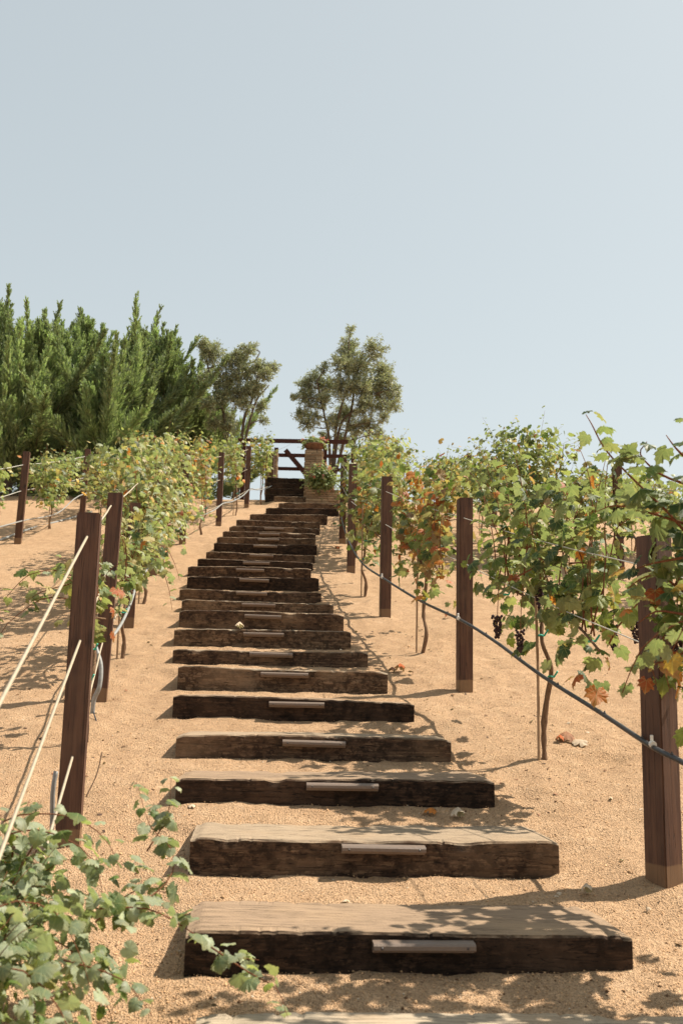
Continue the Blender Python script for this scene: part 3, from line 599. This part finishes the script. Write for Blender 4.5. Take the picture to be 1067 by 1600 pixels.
# left of the steps
vine((-.90, 2.72), 'low sprawling grey-green grapevine in the bottom left corner', GL, 21, along=.50, thick=.34, hc=.26, top=.52, n_canes=28, step=.030, size=.046, pal='sage', fill=700, n_obj=300, shape='R', stake=False,
     extra=[[at(150, 1420, 2.7), at(230, 1420, 2.72), at(290, 1450, 2.75), at(350, 1490, 2.78), at(405, 1500, 2.8)], [at(180, 1440, 2.75), at(260, 1380, 2.85), at(270, 1330, 2.95), at(235, 1290, 3.05), at(215, 1225, 3.2)],
            [at(230, 1330, 3.0), at(262, 1275, 3.1), at(268, 1215, 3.2)], [at(330, 1480, 2.7), at(390, 1520, 2.66), at(432, 1545, 2.6), at(450, 1590, 2.55)], [at(60, 1420, 2.9), at(50, 1350, 3.0), at(75, 1300, 3.1)],
            [at(150, 1440, 2.75), at(215, 1390, 2.85), at(280, 1400, 2.9)], [at(100, 1500, 2.4), at(190, 1530, 2.35), at(240, 1590, 2.3)]],
     droopers=10, tapes=0, low=.10, tint_var=.2, cane_r=.0026)
vine((-1.42, 5.75), 'small thin grapevine behind the nearest left post', GL, 22, along=.42, thick=.22, hc=.62, top=1.12, n_canes=7, step=.06, size=.07, pal='mix', fill=50, n_obj=180, droopers=2,
     extra=[[at(135, 905, 5.9), at(100, 915, 5.9), at(65, 925, 5.9), at(35, 945, 5.9)], [at(130, 900, 5.9), at(110, 880, 5.9), at(92, 872, 5.9)]], low=.5)
vine(g2(190, 1036, 7.75), 'grapevine with crooked trunk and stake just behind the second left post', GL, 23, along=.65, thick=.22, hc=.62, top=1.25, n_canes=12, step=.058, size=.07, pal='pale', fill=120, n_obj=240, droopers=4, low=.5)
vine(g2(223, 938, 10.1), 'dense cream-green grapevine behind the third left post', GL, 24, along=1.15, thick=.36, hc=.65, top=1.78, n_canes=24, step=.05, size=.066, pal='pale', fill=1000, n_obj=240, droopers=8, low=.35, shape='L', skew=-.2)
vine((-2.32, 13.2), 'tall bushy grapevine between the fourth and fifth left posts', GL, 25, along=1.3, thick=.42, hc=.65, top=1.85, n_canes=26, step=.05, size=.070, pal='pale', fill=1200, n_obj=80, droopers=8, low=.32, shape='S', skew=-.25,
     extra=[[at(286, 810, 13.5), at(300, 808, 13.4), at(320, 806, 13.3), at(335, 803, 13.2)]])
vine((-2.30, 16.4), 'orange-tinged grapevine between the fifth and sixth left posts', GL, 26, along=1.25, thick=.34, hc=.75, top=1.75, n_canes=20, step=.052, size=.075, pal='red', fill=480, droopers=8, low=.5, shape='S', side_max=.12, skew=-.12)
vine((-2.12, 19.6), 'sparse green grapevine between the sixth and seventh left posts', GL, 27, along=1.2, thick=.30, hc=.8, top=1.72, n_canes=18, step=.055, size=.078, pal='greener', fill=360, droopers=8, low=.6, shape='S', side_max=.10, skew=-.12)
vine((-1.82, 22.3), 'grapevine with raised green tips beside the top of the steps', GL, 28, along=1.0, thick=.30, hc=.8, top=1.72, n_canes=17, step=.055, size=.08, pal='greener', fill=300, droopers=8, low=.6, shape='S', side_max=.22, extra=[[at(418, 715, 21.8), at(428, 706, 21.8), at(442, 700, 21.8), at(454, 694, 21.8)]])
# far left row
for i, (x, y, p, lab) in enumerate([(-4.92, 13.0, 'mix', 'yellow-green grapevine cut by the left edge before the nearer far left post'), (-4.80, 16.3, 'greener', 'green grapevine between the two far left posts'),
                                    (-4.75, 19.4, 'greener', 'green grapevine behind the farther of the two far left posts'), (-4.6, 22.4, 'pale', 'distant pale grapevine low before the cypresses on the left')]):
    vine((x, y), lab, GB, 40 + i, along=1.25, thick=.34, hc=.7, top=1.35 if i < 3 else 1.7, n_canes=20, step=.055, size=.078, pal=p, fill=600, droopers=5, low=.42, shape='S', tapes=0)
# far right row
for i, (x, y, p, tp, lab) in enumerate([(4.05, 10.2, 'mix', 1.3, 'grapevine behind the nearest right post at the right edge, far right row'), (3.45, 13.4, 'greener', 1.45, 'leafy grapevine around the tall half-hidden post at far right'),
                                        (2.68, 14.6, 'greener', 2.08, 'tallest green grapevine rising above the others right of centre'), (2.45, 17.2, 'mix', 1.5, 'grapevine of the far right row seen above the second right post'),
                                        (2.1, 19.6, 'mix', 1.42, 'grapevine of the far right row seen above the third right post'), (4.6, 15.5, 'pale', 1.3, 'pale grapevine deep behind at the right edge')]):
    vine((x, y), lab, GQ, 50 + i, along=1.2, thick=.40, hc=.75, top=tp, n_canes=22, step=.055, size=.082, pal=p, fill=1150 if i == 2 else 700, n_obj=60 if i < 3 else 0, droopers=6, low=.5, shape='S', tapes=1 if i < 3 else 0)

# ------------------------------------------------------------------ trees
def cypress(x, y, h, seed, label):
    r = np.random.default_rng(seed); z = gz(x, y); B = np.array([x, y, z - .1]); e = empty('cypress_tree', B); tag(e, label, 'cypress', 'cypresses along the hilltop on the left')
    tk = np.array([B + np.array([.05 * math.sin(t * 5 + seed), .05 * math.cos(t * 4), 1.0 * h * .97 * t]) for t in np.linspace(0, 1, 12)])
    v, f = tube(tk, np.linspace(.11, .004, 12), 7); obj('trunk', v, f, M['bark'], e, smooth=True)
    P0 = []; DR = []; LN = []; CO = []; NB = 120; ex = r.uniform(1.0, 1.35); wide = r.uniform(.95, 1.2); bv = []; bf = []; off = 0
    for i in range(NB):
        t = .02 + .975 * (i / NB) ** .85; a = i * 2.399 + r.normal(0, .35)
        R = (2.15 * wide * (1 - t) ** ex + .04) * r.choice([.45, .7, 1.0, 1.4, 1.85], p=[.22, .25, .28, .16, .09]); lift = .6 + 1.4 * t - .8 * max(0, .16 - t) / .16 + r.normal(0, .25)
        d = nrm(np.array([math.cos(a), math.sin(a), lift])); st = B + np.array([0, 0, h * t * .96]); ln = max(.16, R * math.sqrt(1 + lift * lift) * .80)
        c = grow(st, d, ln, 8, r, r.uniform(-.42, -.05), .06)
        v, f = tube(c, np.linspace(.014, .003, len(c)), 4, False); bv.append(v); bf += [tuple(q + off for q in k) for k in f]; off += len(v)
        ns = int(10 + ln * 34); q = .16 + .84 * r.random(ns) ** .8; j = np.minimum((q * 8).astype(int), 7)
        pt = c[j] + (c[j + 1] - c[j]) * (q * 8 - j)[:, None]; dd = nrm(c[j + 1] - c[j])
        sd = nrm(np.cross(dd, r.normal(0, 1, (ns, 3)))); sl = (.52 * (1 - q) + .13) * min(1, .35 + ln) * (1 - .5 * t * t) * r.uniform(.6, 1.25, ns); sdv = nrm(dd * .9 + sd * r.uniform(.25, .62, (ns, 1)) + np.array([0, 0, .2]))
        s2 = nrm(np.cross(sdv, r.normal(0, 1, (ns, 3)))); ks = np.linspace(.05, 1, 8); bc = np.exp(r.normal(0, .22))
        for k in ks:
            p2 = pt + sdv * (sl * k)[:, None]
            for sg in (-1, 1):
                P0.append(p2); DR.append(nrm(sdv * .95 + sg * s2 * .45 + r.normal(0, .10, (ns, 3)))); LN.append(sl * .46 * (1.15 - .55 * k)); CO.append(np.full(ns, bc) * (1 + .5 * q * k))
    for i in range(3):      # thin leading shoots above the crown
        c = grow(tk[-1] - np.array([0, 0, .5]) + r.normal(0, .06, 3), np.array([r.normal(0, .14), r.normal(0, .14), 1.0]), .75 if i == 0 else r.uniform(.4, .65), 8, r, 0, .04); ns = 26
        q = r.random(ns); j = np.minimum((q * 8).astype(int), 7); pt = c[j] + (c[j + 1] - c[j]) * (q * 8 - j)[:, None]; sdv = nrm(np.array([0, 0, 1.0]) + r.normal(0, .45, (ns, 3))); sl = (.20 * (1 - q) + .06); s2 = nrm(np.cross(sdv, r.normal(0, 1, (ns, 3))))
        for k in np.linspace(.05, 1, 5):
            for sg in (-1, 1): P0.append(pt + sdv * (sl * k)[:, None]); DR.append(nrm(sdv + sg * s2 * .45)); LN.append(sl * .5); CO.append(np.full(ns, 1.3))
    obj('branches', np.vstack(bv), bf, M['bark'], e)['kind'] = 'stuff'
    P0 = np.vstack(P0); DR = np.vstack(DR); LN = np.concatenate(LN)[:, None]; CO = np.concatenate(CO)[:, None]; n = len(P0); side = nrm(np.cross(DR, r.normal(0, 1, (n, 3)))); wd = .010 + .006 * r.random((n, 1))
    V = np.stack([P0, P0 + DR * LN * .45 + side * wd, P0 + DR * LN, P0 + DR * LN * .45 - side * wd], 1).reshape(-1, 3); Fq = np.arange(4 * n).reshape(-1, 4)
    col = np.array([.150, .195, .092]) * r.uniform(.85, 1.2) * CO * np.exp(r.normal(0, .2, (n, 1)))
    o = obj('crown', V, Fq, M['needle'], e, tint=np.repeat(col, 4, 0)); tag(o, kind='stuff'); return e
CY = [(-48, 445, 24.5), (6, 456, 26), (70, 488, 24.6), (138, 463, 26.2), (210, 494, 25.0), (264, 502, 26.4), (312, 600, 27.2), (172, 545, 24.2), (30, 560, 23.6)]
for i, (px, py_, d) in enumerate(CY):
    tp = at(px, py_, d); h = (tp[2] - gz(tp[0], tp[1]) + .1) * (.95 if i < 3 else .91)
    cypress(tp[0], tp[1], h, 60 + i, ['feathery dark green cypress cut off by the left edge', 'tall cypress at the left edge with pale shoot tips', 'shorter cypress in front, second tip from the left edge', 'cypress with the highest free-standing tip, left of centre of the row',
                                      'cypress with slender tip, third from the right end of the cypress row', 'narrow cypress with slender tip near the right end of the row', 'low cypress at the right end of the row beside the olive tree', 'low young cypress in front, between the highest free-standing tip and the next', 'low young cypress in front near the left edge'][i])

def olive(stem_px, d, clumps, label, seed, nleaf, lf=.075):
    r = np.random.default_rng(seed); b = at(*stem_px[0][0], d); z = gz(b[0], b[1]); B = np.array([b[0], b[1], z - .05]); e = empty('olive_tree', B); tag(e, label, 'olive tree', 'olive trees on the hilltop')
    tips = []
    for s in stem_px:
        pts = [B + r.normal(0, .05, 3) * np.array([1, 1, 0])] + [at(*q, d) + np.array([0, r.normal(0, .15), 0]) for q in s[1:]]
        p = spline(pts, 5); v, f = tube(p, np.linspace(.048, .014, len(p)), 7); obj('trunk' if s is stem_px[0] else 'limb', v, f, M['bark'], e, smooth=True); tips.append(p)
    allp = np.vstack(tips); P0 = []; DR = []
    tot = sum(c[2] ** 2 for c in clumps); lv = []; lf_ = []; off = 0
    for (cx, cy, rp) in clumps:
        c = at(cx, cy, d) + np.array([0, r.uniform(-.5, .5), 0]); R = rp * d / FPX
        cand = allp[allp[:, 2] < c[2] + .1]; cand = cand if len(cand) else allp
        a = cand[np.argmin(np.linalg.norm(cand - c, axis=1))]
        bp = spline([a, (a + c) / 2 + r.normal(0, .08, 3), c], 4); v, f = tube(bp, np.linspace(.022, .008, len(bp)), 5, False); lv.append(v); lf_ += [tuple(q + off for q in k) for k in f]; off += len(v)
        ntw = max(10, int(nleaf * rp ** 2 / tot / 26))
        for _ in range(ntw):
            dd = nrm(r.normal(0, 1, 3) + np.array([0, 0, .35])); ln = R * r.uniform(.45, 1.12) * (1.25 if r.random() < .12 else 1); s0 = c + dd * R * .15
            tw = grow(s0, dd, ln, 5, r, .05, .22); v, f = tube(tw, np.linspace(.005, .002, 6), 3, False); lv.append(v); lf_ += [tuple(q + off for q in k) for k in f]; off += len(v)
            for q in r.beta(2.0, 1.0, 26):
                j = min(int(q * 5), 4); P0.append(tw[j] + (tw[j + 1] - tw[j]) * (q * 5 - j) + r.normal(0, .025, 3)); DR.append(nrm(nrm(tw[j + 1] - tw[j]) * .6 + r.normal(0, .6, 3)))
    obj('branches', np.vstack(lv), lf_, M['bark'], e)['kind'] = 'stuff'
    P0 = np.array(P0); DR = np.array(DR); n = len(P0); side = nrm(np.cross(DR, r.normal(0, 1, (n, 3)))); L_ = lf * r.uniform(.7, 1.3, (n, 1)); wd = L_ * .16
    V = np.stack([P0, P0 + DR * L_ * .5 + side * wd, P0 + DR * L_, P0 + DR * L_ * .5 - side * wd], 1).reshape(-1, 3)
    col = np.array([.27, .28, .19]) * np.exp(r.normal(0, .35, (n, 1)))
    o = obj('crown', V, np.arange(4 * n).reshape(-1, 4), M['olive'], e, tint=np.repeat(col, 4, 0)); tag(o, kind='stuff')
olive([[(372, 700), (380, 660), (392, 625), (402, 590), (398, 560)], [(366, 700), (350, 650), (338, 610), (325, 575)], [(375, 690), (395, 640), (420, 600)]], 25.6,
      [(330, 555, 20), (318, 585, 16), (350, 590, 20), (378, 580, 22), (372, 552, 16), (390, 545, 13), (405, 575, 16), (425, 572, 11), (418, 590, 11), (400, 610, 15), (372, 618, 20), (345, 622, 17), (330, 640, 14), (408, 632, 10), (385, 640, 12), (352, 650, 14), (322, 545, 12), (360, 668, 13), (335, 665, 12), (412, 655, 8), (392, 600, 14), (355, 565, 14)],
      'airy grey-green olive tree with leaning trunk beside the cypresses', 81, 30000, .068)
olive([[(516, 712), (514, 690), (508, 655), (500, 620), (495, 600)], [(518, 712), (524, 680), (533, 640), (545, 590), (545, 550)], [(520, 712), (530, 670), (560, 640), (590, 615)], [(550, 700), (549, 640), (552, 590), (570, 560)]], 27.5,
      [(545, 535, 15), (543, 555, 19), (535, 580, 22), (560, 575, 24), (585, 555, 20), (597, 575, 18), (605, 600, 20), (615, 620, 14), (585, 605, 24), (560, 612, 26), (535, 615, 22), (510, 600, 18), (490, 590, 16), (475, 600, 16), (485, 620, 18), (505, 630, 16), (472, 645, 14), (490, 660, 14), (478, 672, 12), (540, 645, 22), (570, 645, 20), (598, 640, 16), (575, 668, 18), (555, 672, 16), (598, 662, 10), (548, 522, 8), (505, 575, 10), (520, 665, 15), (505, 680, 12), (535, 685, 13), (592, 680, 12), (615, 640, 10), (622, 605, 9), (463, 625, 9)],
      'rounded multi-stemmed olive tree on the hilltop behind the gate', 82, 50000, .068)

# ------------------------------------------------------------------ gate and fence, pillars, planter, timber wall at the top
def beam(a, b, w, h, mat, parent, name):
    a = np.array(a); b = np.array(b); d = nrm(b - a); s = nrm(np.cross(d, [0, 0, 1.0])) if abs(d[2]) < .95 else np.array([1.0, 0, 0]); u = np.cross(s, d)
    v = np.array([p + s * sx * w / 2 + u * sz * h / 2 for p in (a, b) for sx, sz in ((-1, -1), (1, -1), (1, 1), (-1, 1))])
    return obj(name, v, [(0, 1, 2, 3), (7, 6, 5, 4), (0, 4, 5, 1), (1, 5, 6, 2), (2, 6, 7, 3), (3, 7, 4, 0)], mat, parent)
FD = 24.6
fb = at(460, 745, FD); fe = empty('rail_fence', (fb[0], fb[1], gz(fb[0], fb[1]))); tag(fe, 'red-brown wooden rail fence with diagonal brace across the hilltop', 'fence')
for (xa, ya), (xb, yb), hh in [((372, 688), (556, 690.8), .10), ((425, 711), (560, 713.5), .085), ((431, 732), (560, 735), .08)]:
    beam(at(xa, ya, FD), at(xb, yb, FD), .05, hh, M['fence'], fe, 'rail')
for px, y0 in ((432, 700), (508, 700), (552, 686), (382, 686)):
    a = at(px, y0, FD + .07); beam((a[0], a[1], gz(a[0], a[1]) - .1), a, .10, .10, M['fence'], fe, 'fence_post')
beam(at(446, 703, FD - .06), at(484, 748, FD - .06), .04, .11, M['fence'], fe, 'diagonal_brace')
def stone_box(name, label, cat, x0, x1, y0, y1, z0, z1, seed, ch=.055):
    r = np.random.default_rng(seed); e = empty(name, ((x0 + x1) / 2, (y0 + y1) / 2, z0)); tag(e, label, cat)
    v, f = box(((x0 + x1) / 2, (y0 + y1) / 2, (z0 + z1) / 2), (x1 - x0 - .03, y1 - y0 - .03, z1 - z0)); obj('core', v, f, M['mortar'], e)
    z = z0
    while z < z1 - .02:
        h = min(ch * r.uniform(.75, 1.3), z1 - z)
        for ax in range(3):       # front face and both side faces
            a0, a1 = (x0, x1) if ax == 0 else (y0 + .03, y1); p = a0
            while p < a1 - .02:
                l = min(r.uniform(.12, .30), a1 - p)
                if a1 - p - l < .06: l = a1 - p
                pr_ = r.uniform(.0, .022)
                if ax == 0: c = (p + l / 2, y0 + .02 - pr_ / 2, z + h / 2); s = (l - .006, .05 + pr_, h - .006)
                elif ax == 1: c = (x0 + .02 - pr_ / 2, p + l / 2, z + h / 2); s = (.045 + pr_, l - .006, h - .006)
                else: c = (x1 - .02 + pr_ / 2, p + l / 2, z + h / 2); s = (.045 + pr_, l - .006, h - .006)
                v, f = box(c, s, 0, .006); obj('stone', v, f, M['stone'], e); p += l
        z += h
    return e
pa = at(475, 785, 23.1); pb = at(502, 785, 23.1); ptop = at(488, 699, 23.1)[2]
stone_box('stone_pillar', 'stacked ledger-stone pillar carrying a flower bowl at the top of the steps', 'pillar', pa[0], pb[0], pa[1], pa[1] + .4, pa[2] - .1, ptop, 91)
qa = at(415, 745, 24.1); qb = at(430, 745, 24.1)
stone_box('stone_pillar', 'tan stone pillar half hidden by vine leaves left of the gate', 'pillar', qa[0], qb[0] + .03, qa[1], qa[1] + .35, gz(qa[0], qa[1]) - .2, at(422, 703, 24.1)[2], 92)
la = at(478, 786, 22.5); lb = at(530, 786, 22.5)
stone_box('stone_planter', 'low ledger-stone planter wall under the flowering bush', 'planter', la[0], lb[0], la[1], la[1] + .35, la[2] - .25, at(500, 764, 22.5)[2], 93)
wa = at(415, 779, 23.3); wb = at(475, 779, 23.3); wt = at(450, 744, 23.3)[2]
we = empty('timber_wall', ((wa[0] + wb[0]) / 2, wa[1], wa[2])); tag(we, 'black wall of stacked timbers at the head of the steps below the gate', 'wall'); hh = (wt - wa[2]) / 4
for k in range(5):
    v, f = tie_mesh((wb[0] - wa[0]) / 2, .25, hh - .008, 30 + k); obj('timber', v + np.array([(wa[0] + wb[0]) / 2 - .01 * (k % 2), wa[1] + .015 * k, wa[2] - .07 + (k - .5) * hh]), f, M['tie_black'], we)
pc = np.array([(pa[0] + pb[0]) / 2, pa[1] + .2, ptop])
v, f = lathe([(.13, 0), (.15, .02), (.20, .07), (.255, .13), (.265, .14), (.265, .165), (.24, .165), (.22, .12), (.0, .12)], pc, 22)
o = obj('flower_bowl', v, f, M['terra'], origin=pc, smooth=True); tag(o, 'wide brown bowl planter on top of the stone pillar', 'planter')
def bush(name, label, c, rad, n, nf, seed, leaf=.05, hang=0.0):
    r = np.random.default_rng(seed); c = np.array(c); e = empty(name, c); tag(e, label, 'flowers')
    d = nrm(r.normal(0, 1, (n, 3))); p = c + d * np.array(rad) * (r.random((n, 1)) ** .45) * (1 + .25 * r.standard_normal((n, 1))); p[:, 2] -= hang * np.maximum(0, np.abs(d[:, 0]) - .5)
    rot = frames(d + r.normal(0, .5, (n, 3)), d * .5 + np.array([0, 0, .7]) + r.normal(0, .4, (n, 3)))
    cols = np.array([.055, .105, .028]) * np.exp(r.normal(0, .35, (n, 1)))
    v, f, t = leaf_mesh(p, rot, np.full(n, leaf) * r.uniform(.7, 1.3, n), cols, SH_S, r.integers(0, 3, n)); tag(obj('foliage', v, f, M['leaf'], e, tint=t), kind='stuff')
    for i in range(5):
        v, f = tube([c + np.array([0, 0, -rad[2]]), c + r.normal(0, .3, 3) * rad * .5, c + nrm(r.normal(0, 1, 3)) * rad * .85], .004, 4); obj('stem', v, f, M['twig'], e)
    for i in range(nf):
        dd = nrm(r.normal(0, 1, 3) + np.array([0, -.9, .3])); cc = c + dd * np.array(rad) * 1.05; k = 9
        pp = cc + r.normal(0, .022, (k, 3)); rr = frames(r.normal(0, 1, (k, 3)), r.normal(0, 1, (k, 3)) + dd)
        col = np.array([.50, .12, .10]) if i % 3 else np.array([.58, .26, .25])
        v, f, t = leaf_mesh(pp, rr, np.full(k, .030), np.repeat(col[None], k, 0), SH_S[:1], np.zeros(k, int)); tag(obj('flower_head', v, f, M['flower'], e, tint=t), kind='stuff')
bush('flowering_plant', 'small trailing flowers filling the bowl on the stone pillar', pc + np.array([0, 0, .235]), (.31, .24, .12), 620, 8, 95, .05, .25)
bc = at(503, 747, 22.55); bush('flowering_bush', 'dark green geranium bush with pink-red blooms in the stone planter', bc + np.array([0, .1, 0]), (.36, .26, .33), 1400, 13, 96, .06)

# terracotta pots far behind the second right post
for px, py_, d, s, lab in ((808, 842, 15.2, 1.0, 'larger terracotta pot standing in the sun behind the right vines'), (830, 866, 14.2, .8, 'smaller terracotta pot standing among the right vines')):
    x, y = g2(px, py_, d); c = (x, y, gz(x, y) - .01)
    v, f = lathe([(.10 * s, 0), (.14 * s, .12 * s), (.17 * s, .24 * s), (.185 * s, .24 * s), (.185 * s, .29 * s), (.16 * s, .29 * s), (.14 * s, .2 * s), (0.01, .2 * s)], c, 20); o = obj('terracotta_pot', v, f, M['terra'], origin=c, smooth=True); tag(o, lab, 'pot', 'terracotta pots')

# ------------------------------------------------------------------ fallen leaves, twigs, grit
def surf(px, py_):
    """where the sight line of a photo pixel meets the ground"""
    d = 2.0
    while d < 30:
        q = at(px, py_, d)
        if q[2] < ground(q[0], q[1]): break
        d += .01
    return at(px, py_, d)
def on_tie(px, py_, n):
    t = TIES[n]; d = _D[n - 1]; q = at(px, py_, d); return np.array([q[0], t['y'] + .05 + (q[0] - t['x']) * math.tan(t['rot']), t['z'] + t['h'] + .006])
FL = [((892, 1160), 'dry', .10, 'dry', 'crumpled brown leaf on the sand right of the bare vine trunk', None), ((905, 1168), 'dry', .09, 'pale_dry', 'pale curled dry leaf on the sand right of the bare vine trunk', None), ((872, 1158), 'dry', .055, 'rust', 'small rusty leaf at the foot of the bare vine trunk', None),
      ((678, 1275), 'dry', .06, 'orange', 'orange-brown fallen leaf on the soil behind the third step from the bottom', None), ((710, 1279), 'dry', .065, 'pale_dry', 'bleached whitish leaf on the soil behind the third step from the bottom', None), ((912, 1396), 'dry', .055, 'pale_dry', 'curled tan leaf at the back of the lowest full step', None),
      ((872, 1399), 'dry', .02, 'pale_dry', 'tiny pale fleck in the post shadow near the lowest step', None), ((622, 1052), 'dry', .09, 'rust', 'rusty fallen leaf right of the seventh step from the bottom', None), ((612, 1050), 'dry', .06, 'dry', 'brown fallen leaf touching the right end of the seventh step from the bottom', None), ((640, 1054), 'dry', .04, 'dry', 'small brown leaf farthest right of the seventh step from the bottom', None),
      ((370, 980), 'dry', .07, 'pale_dry', 'pale leaf on the left part of the ninth step from the bottom', 8), ((537, 1412), 'dry', .03, 'pale_dry', 'pale chip on the soil at the back of the lowest full step', None), ((300, 1160 + 105), 'dry', .035, 'pale_dry', 'pale scrap left of the fourth step from the bottom near loose vine leaves', None), ((700, 966), 'dry', .06, 'rust', 'rusty leaf on the sand beside the second right post', None),
      ((952, 1250), 'dry', .022, 'pale_dry', 'small white chip on the open sand left of the nearest right post', None), ((1010, 1425), 'dry', .02, 'pale_dry', 'small pale chip on the sand right of the lowest full step', None), ((527, 860), 'dry', .08, 'rust', 'reddish leaf on the path at the foot of the fifth right post', None)]
for i, ((px, py_), m, s, c, lab, tn) in enumerate(FL):
    p = on_tie(px, py_, tn) if tn else surf(px, py_); r = np.random.default_rng(300 + i)
    v, f = leaf_shape(HALF, .8 + r.uniform(0, .8), r.uniform(-.5, .7), r.uniform(-.5, 1.0), 200 + i); v = v * s; a = r.uniform(0, 6.28); v = v @ np.array(Matrix.Rotation(a, 3, 'Z')).T @ np.array(Matrix.Rotation(r.uniform(-.4, .4), 3, 'X')).T
    v[:, 2] -= v[:, 2].min() - .001; o = obj('fallen_leaf', v + p, f, M['dry'], origin=p, tint=np.array(PAL[c])); tag(o, lab, 'leaf', 'fallen leaves')
for i, (pa_, pb_, lab) in enumerate([((131, 1105), (137, 1160), 'short stub of stake leaning left of the second left post'), ((160, 1175), (135, 1245), 'thin curved reddish twig hanging right of the nearest left post')]):
    b = surf(*pb_); a = at(*pa_, 5.6 if i == 0 else 4.9) if i == 0 else at(*pa_, 4.6)
    if i == 0: a = b + np.array([-.03, .03, .22])
    else: b = at(pb_[0], pb_[1], 4.35); 
    cable('twig', lab, 'twig', [a, (a + b) / 2 + np.array([.01, 0, -.005]), b], .006 if i == 0 else .0028, M['twig'])
r = np.random.default_rng(5)
N = 60000; dd = 2.6 + 6.5 * r.random(N) ** 1.5; gx = (r.random(N) * 1.1 - .55) * dd * .72; pos = []
for x, y in zip(gx, dd):
    skip = False
    k = int(np.searchsorted(TY, y))
    for n in (k - 2, k - 1, k):
        if 0 <= n < len(TIES):
            t = TIES[n]; s = y - t['y'] - (x - t['x']) * math.tan(t['rot'])
            if -.004 < s < t['d'] + .004 and abs(x - t['x']) < t['hl'] + .01: skip = r.random() > .02; break
    if not skip: pos.append((x, y, ground(x, y)))
pos = dent(np.array(pos)); n = len(pos); s = .0016 + .0038 * r.random(n) ** 2.2; s[r.random(n) < .006] *= 2.2
cl = np.array([noise.noise((p[0] * 3.5, p[1] * 3.5, 2)) for p in pos]); dk = r.random(n) < .03 + .22 * np.maximum(0, cl); s[dk & (r.random(n) < .25)] *= 1.6
oc = np.array([(1, 0, 0), (-.5, .87, 0), (-.5, -.87, 0), (0, 0, 1), (0, 0, -.6)], float); of = np.array([(0, 1, 3), (1, 2, 3), (2, 0, 3), (1, 0, 4), (2, 1, 4), (0, 2, 4)])
an = r.random(n) * 6.28; ca, sa = np.cos(an), np.sin(an); R3 = np.zeros((n, 3, 3)); R3[:, 0, 0] = ca; R3[:, 0, 1] = -sa; R3[:, 1, 0] = sa; R3[:, 1, 1] = ca; R3[:, 2, 2] = 1
sc = s[:, None] * r.uniform(.7, 1.3, (n, 3)); sc[:, 2] *= .75
V = np.einsum('nij,nkj->nki', R3, oc[None] * sc[:, None]) + pos[:, None] + np.array([0, 0, .0008])
col = np.array([.53, .33, .185]) * np.exp(r.normal(0, .22, (n, 1))); col[dk] = np.array([.16, .09, .05]); lt = r.random(n) < .02; col[lt] = np.array([.66, .56, .44])
o = obj('gravel', V.reshape(-1, 3), (of[None] + (np.arange(n) * 5)[:, None, None]).reshape(-1, 3), M['grit'], tint=np.repeat(col, 5, 0))
tag(o, 'fine tan crushed-granite grit scattered over the slope', 'gravel', kind='stuff')

# crumbled leaf and bark fragments under the vine rows
r = np.random.default_rng(9); LP = []
for _ in range(260):
    y = 2.8 + 8 * r.random(); x = (1.35 - .15 * (y - 4) if r.random() < .55 else -1.15 - .17 * (y - 4.3)) + r.normal(0, .30)
    if any(abs(x - t['x']) < t['hl'] + .03 and -.03 < y - t['y'] < t['d'] + .03 for t in TIES): continue
    LP.append((x, y, ground(x, y) + .004))
LP = dent(np.array(LP)); n = len(LP); rot = frames(r.normal(0, 1, (n, 3)) * np.array([1, 1, .2]), np.array([0, 0, 1.0]) + r.normal(0, .35, (n, 3)))
pc_ = np.array([PAL['dry'], PAL['brown'], PAL['pale_dry'], (.08, .045, .03)])[r.choice(4, n, p=[.35, .3, .1, .25])]
v, f, tcol = leaf_mesh(LP, rot, r.uniform(.008, .030, n), pc_, SH_S, r.integers(0, 3, n))
o = obj('leaf_litter', v, f, M['dry'], tint=tcol); tag(o, 'crumbs of dry leaf and bark scattered under the vine rows', 'litter', kind='stuff')
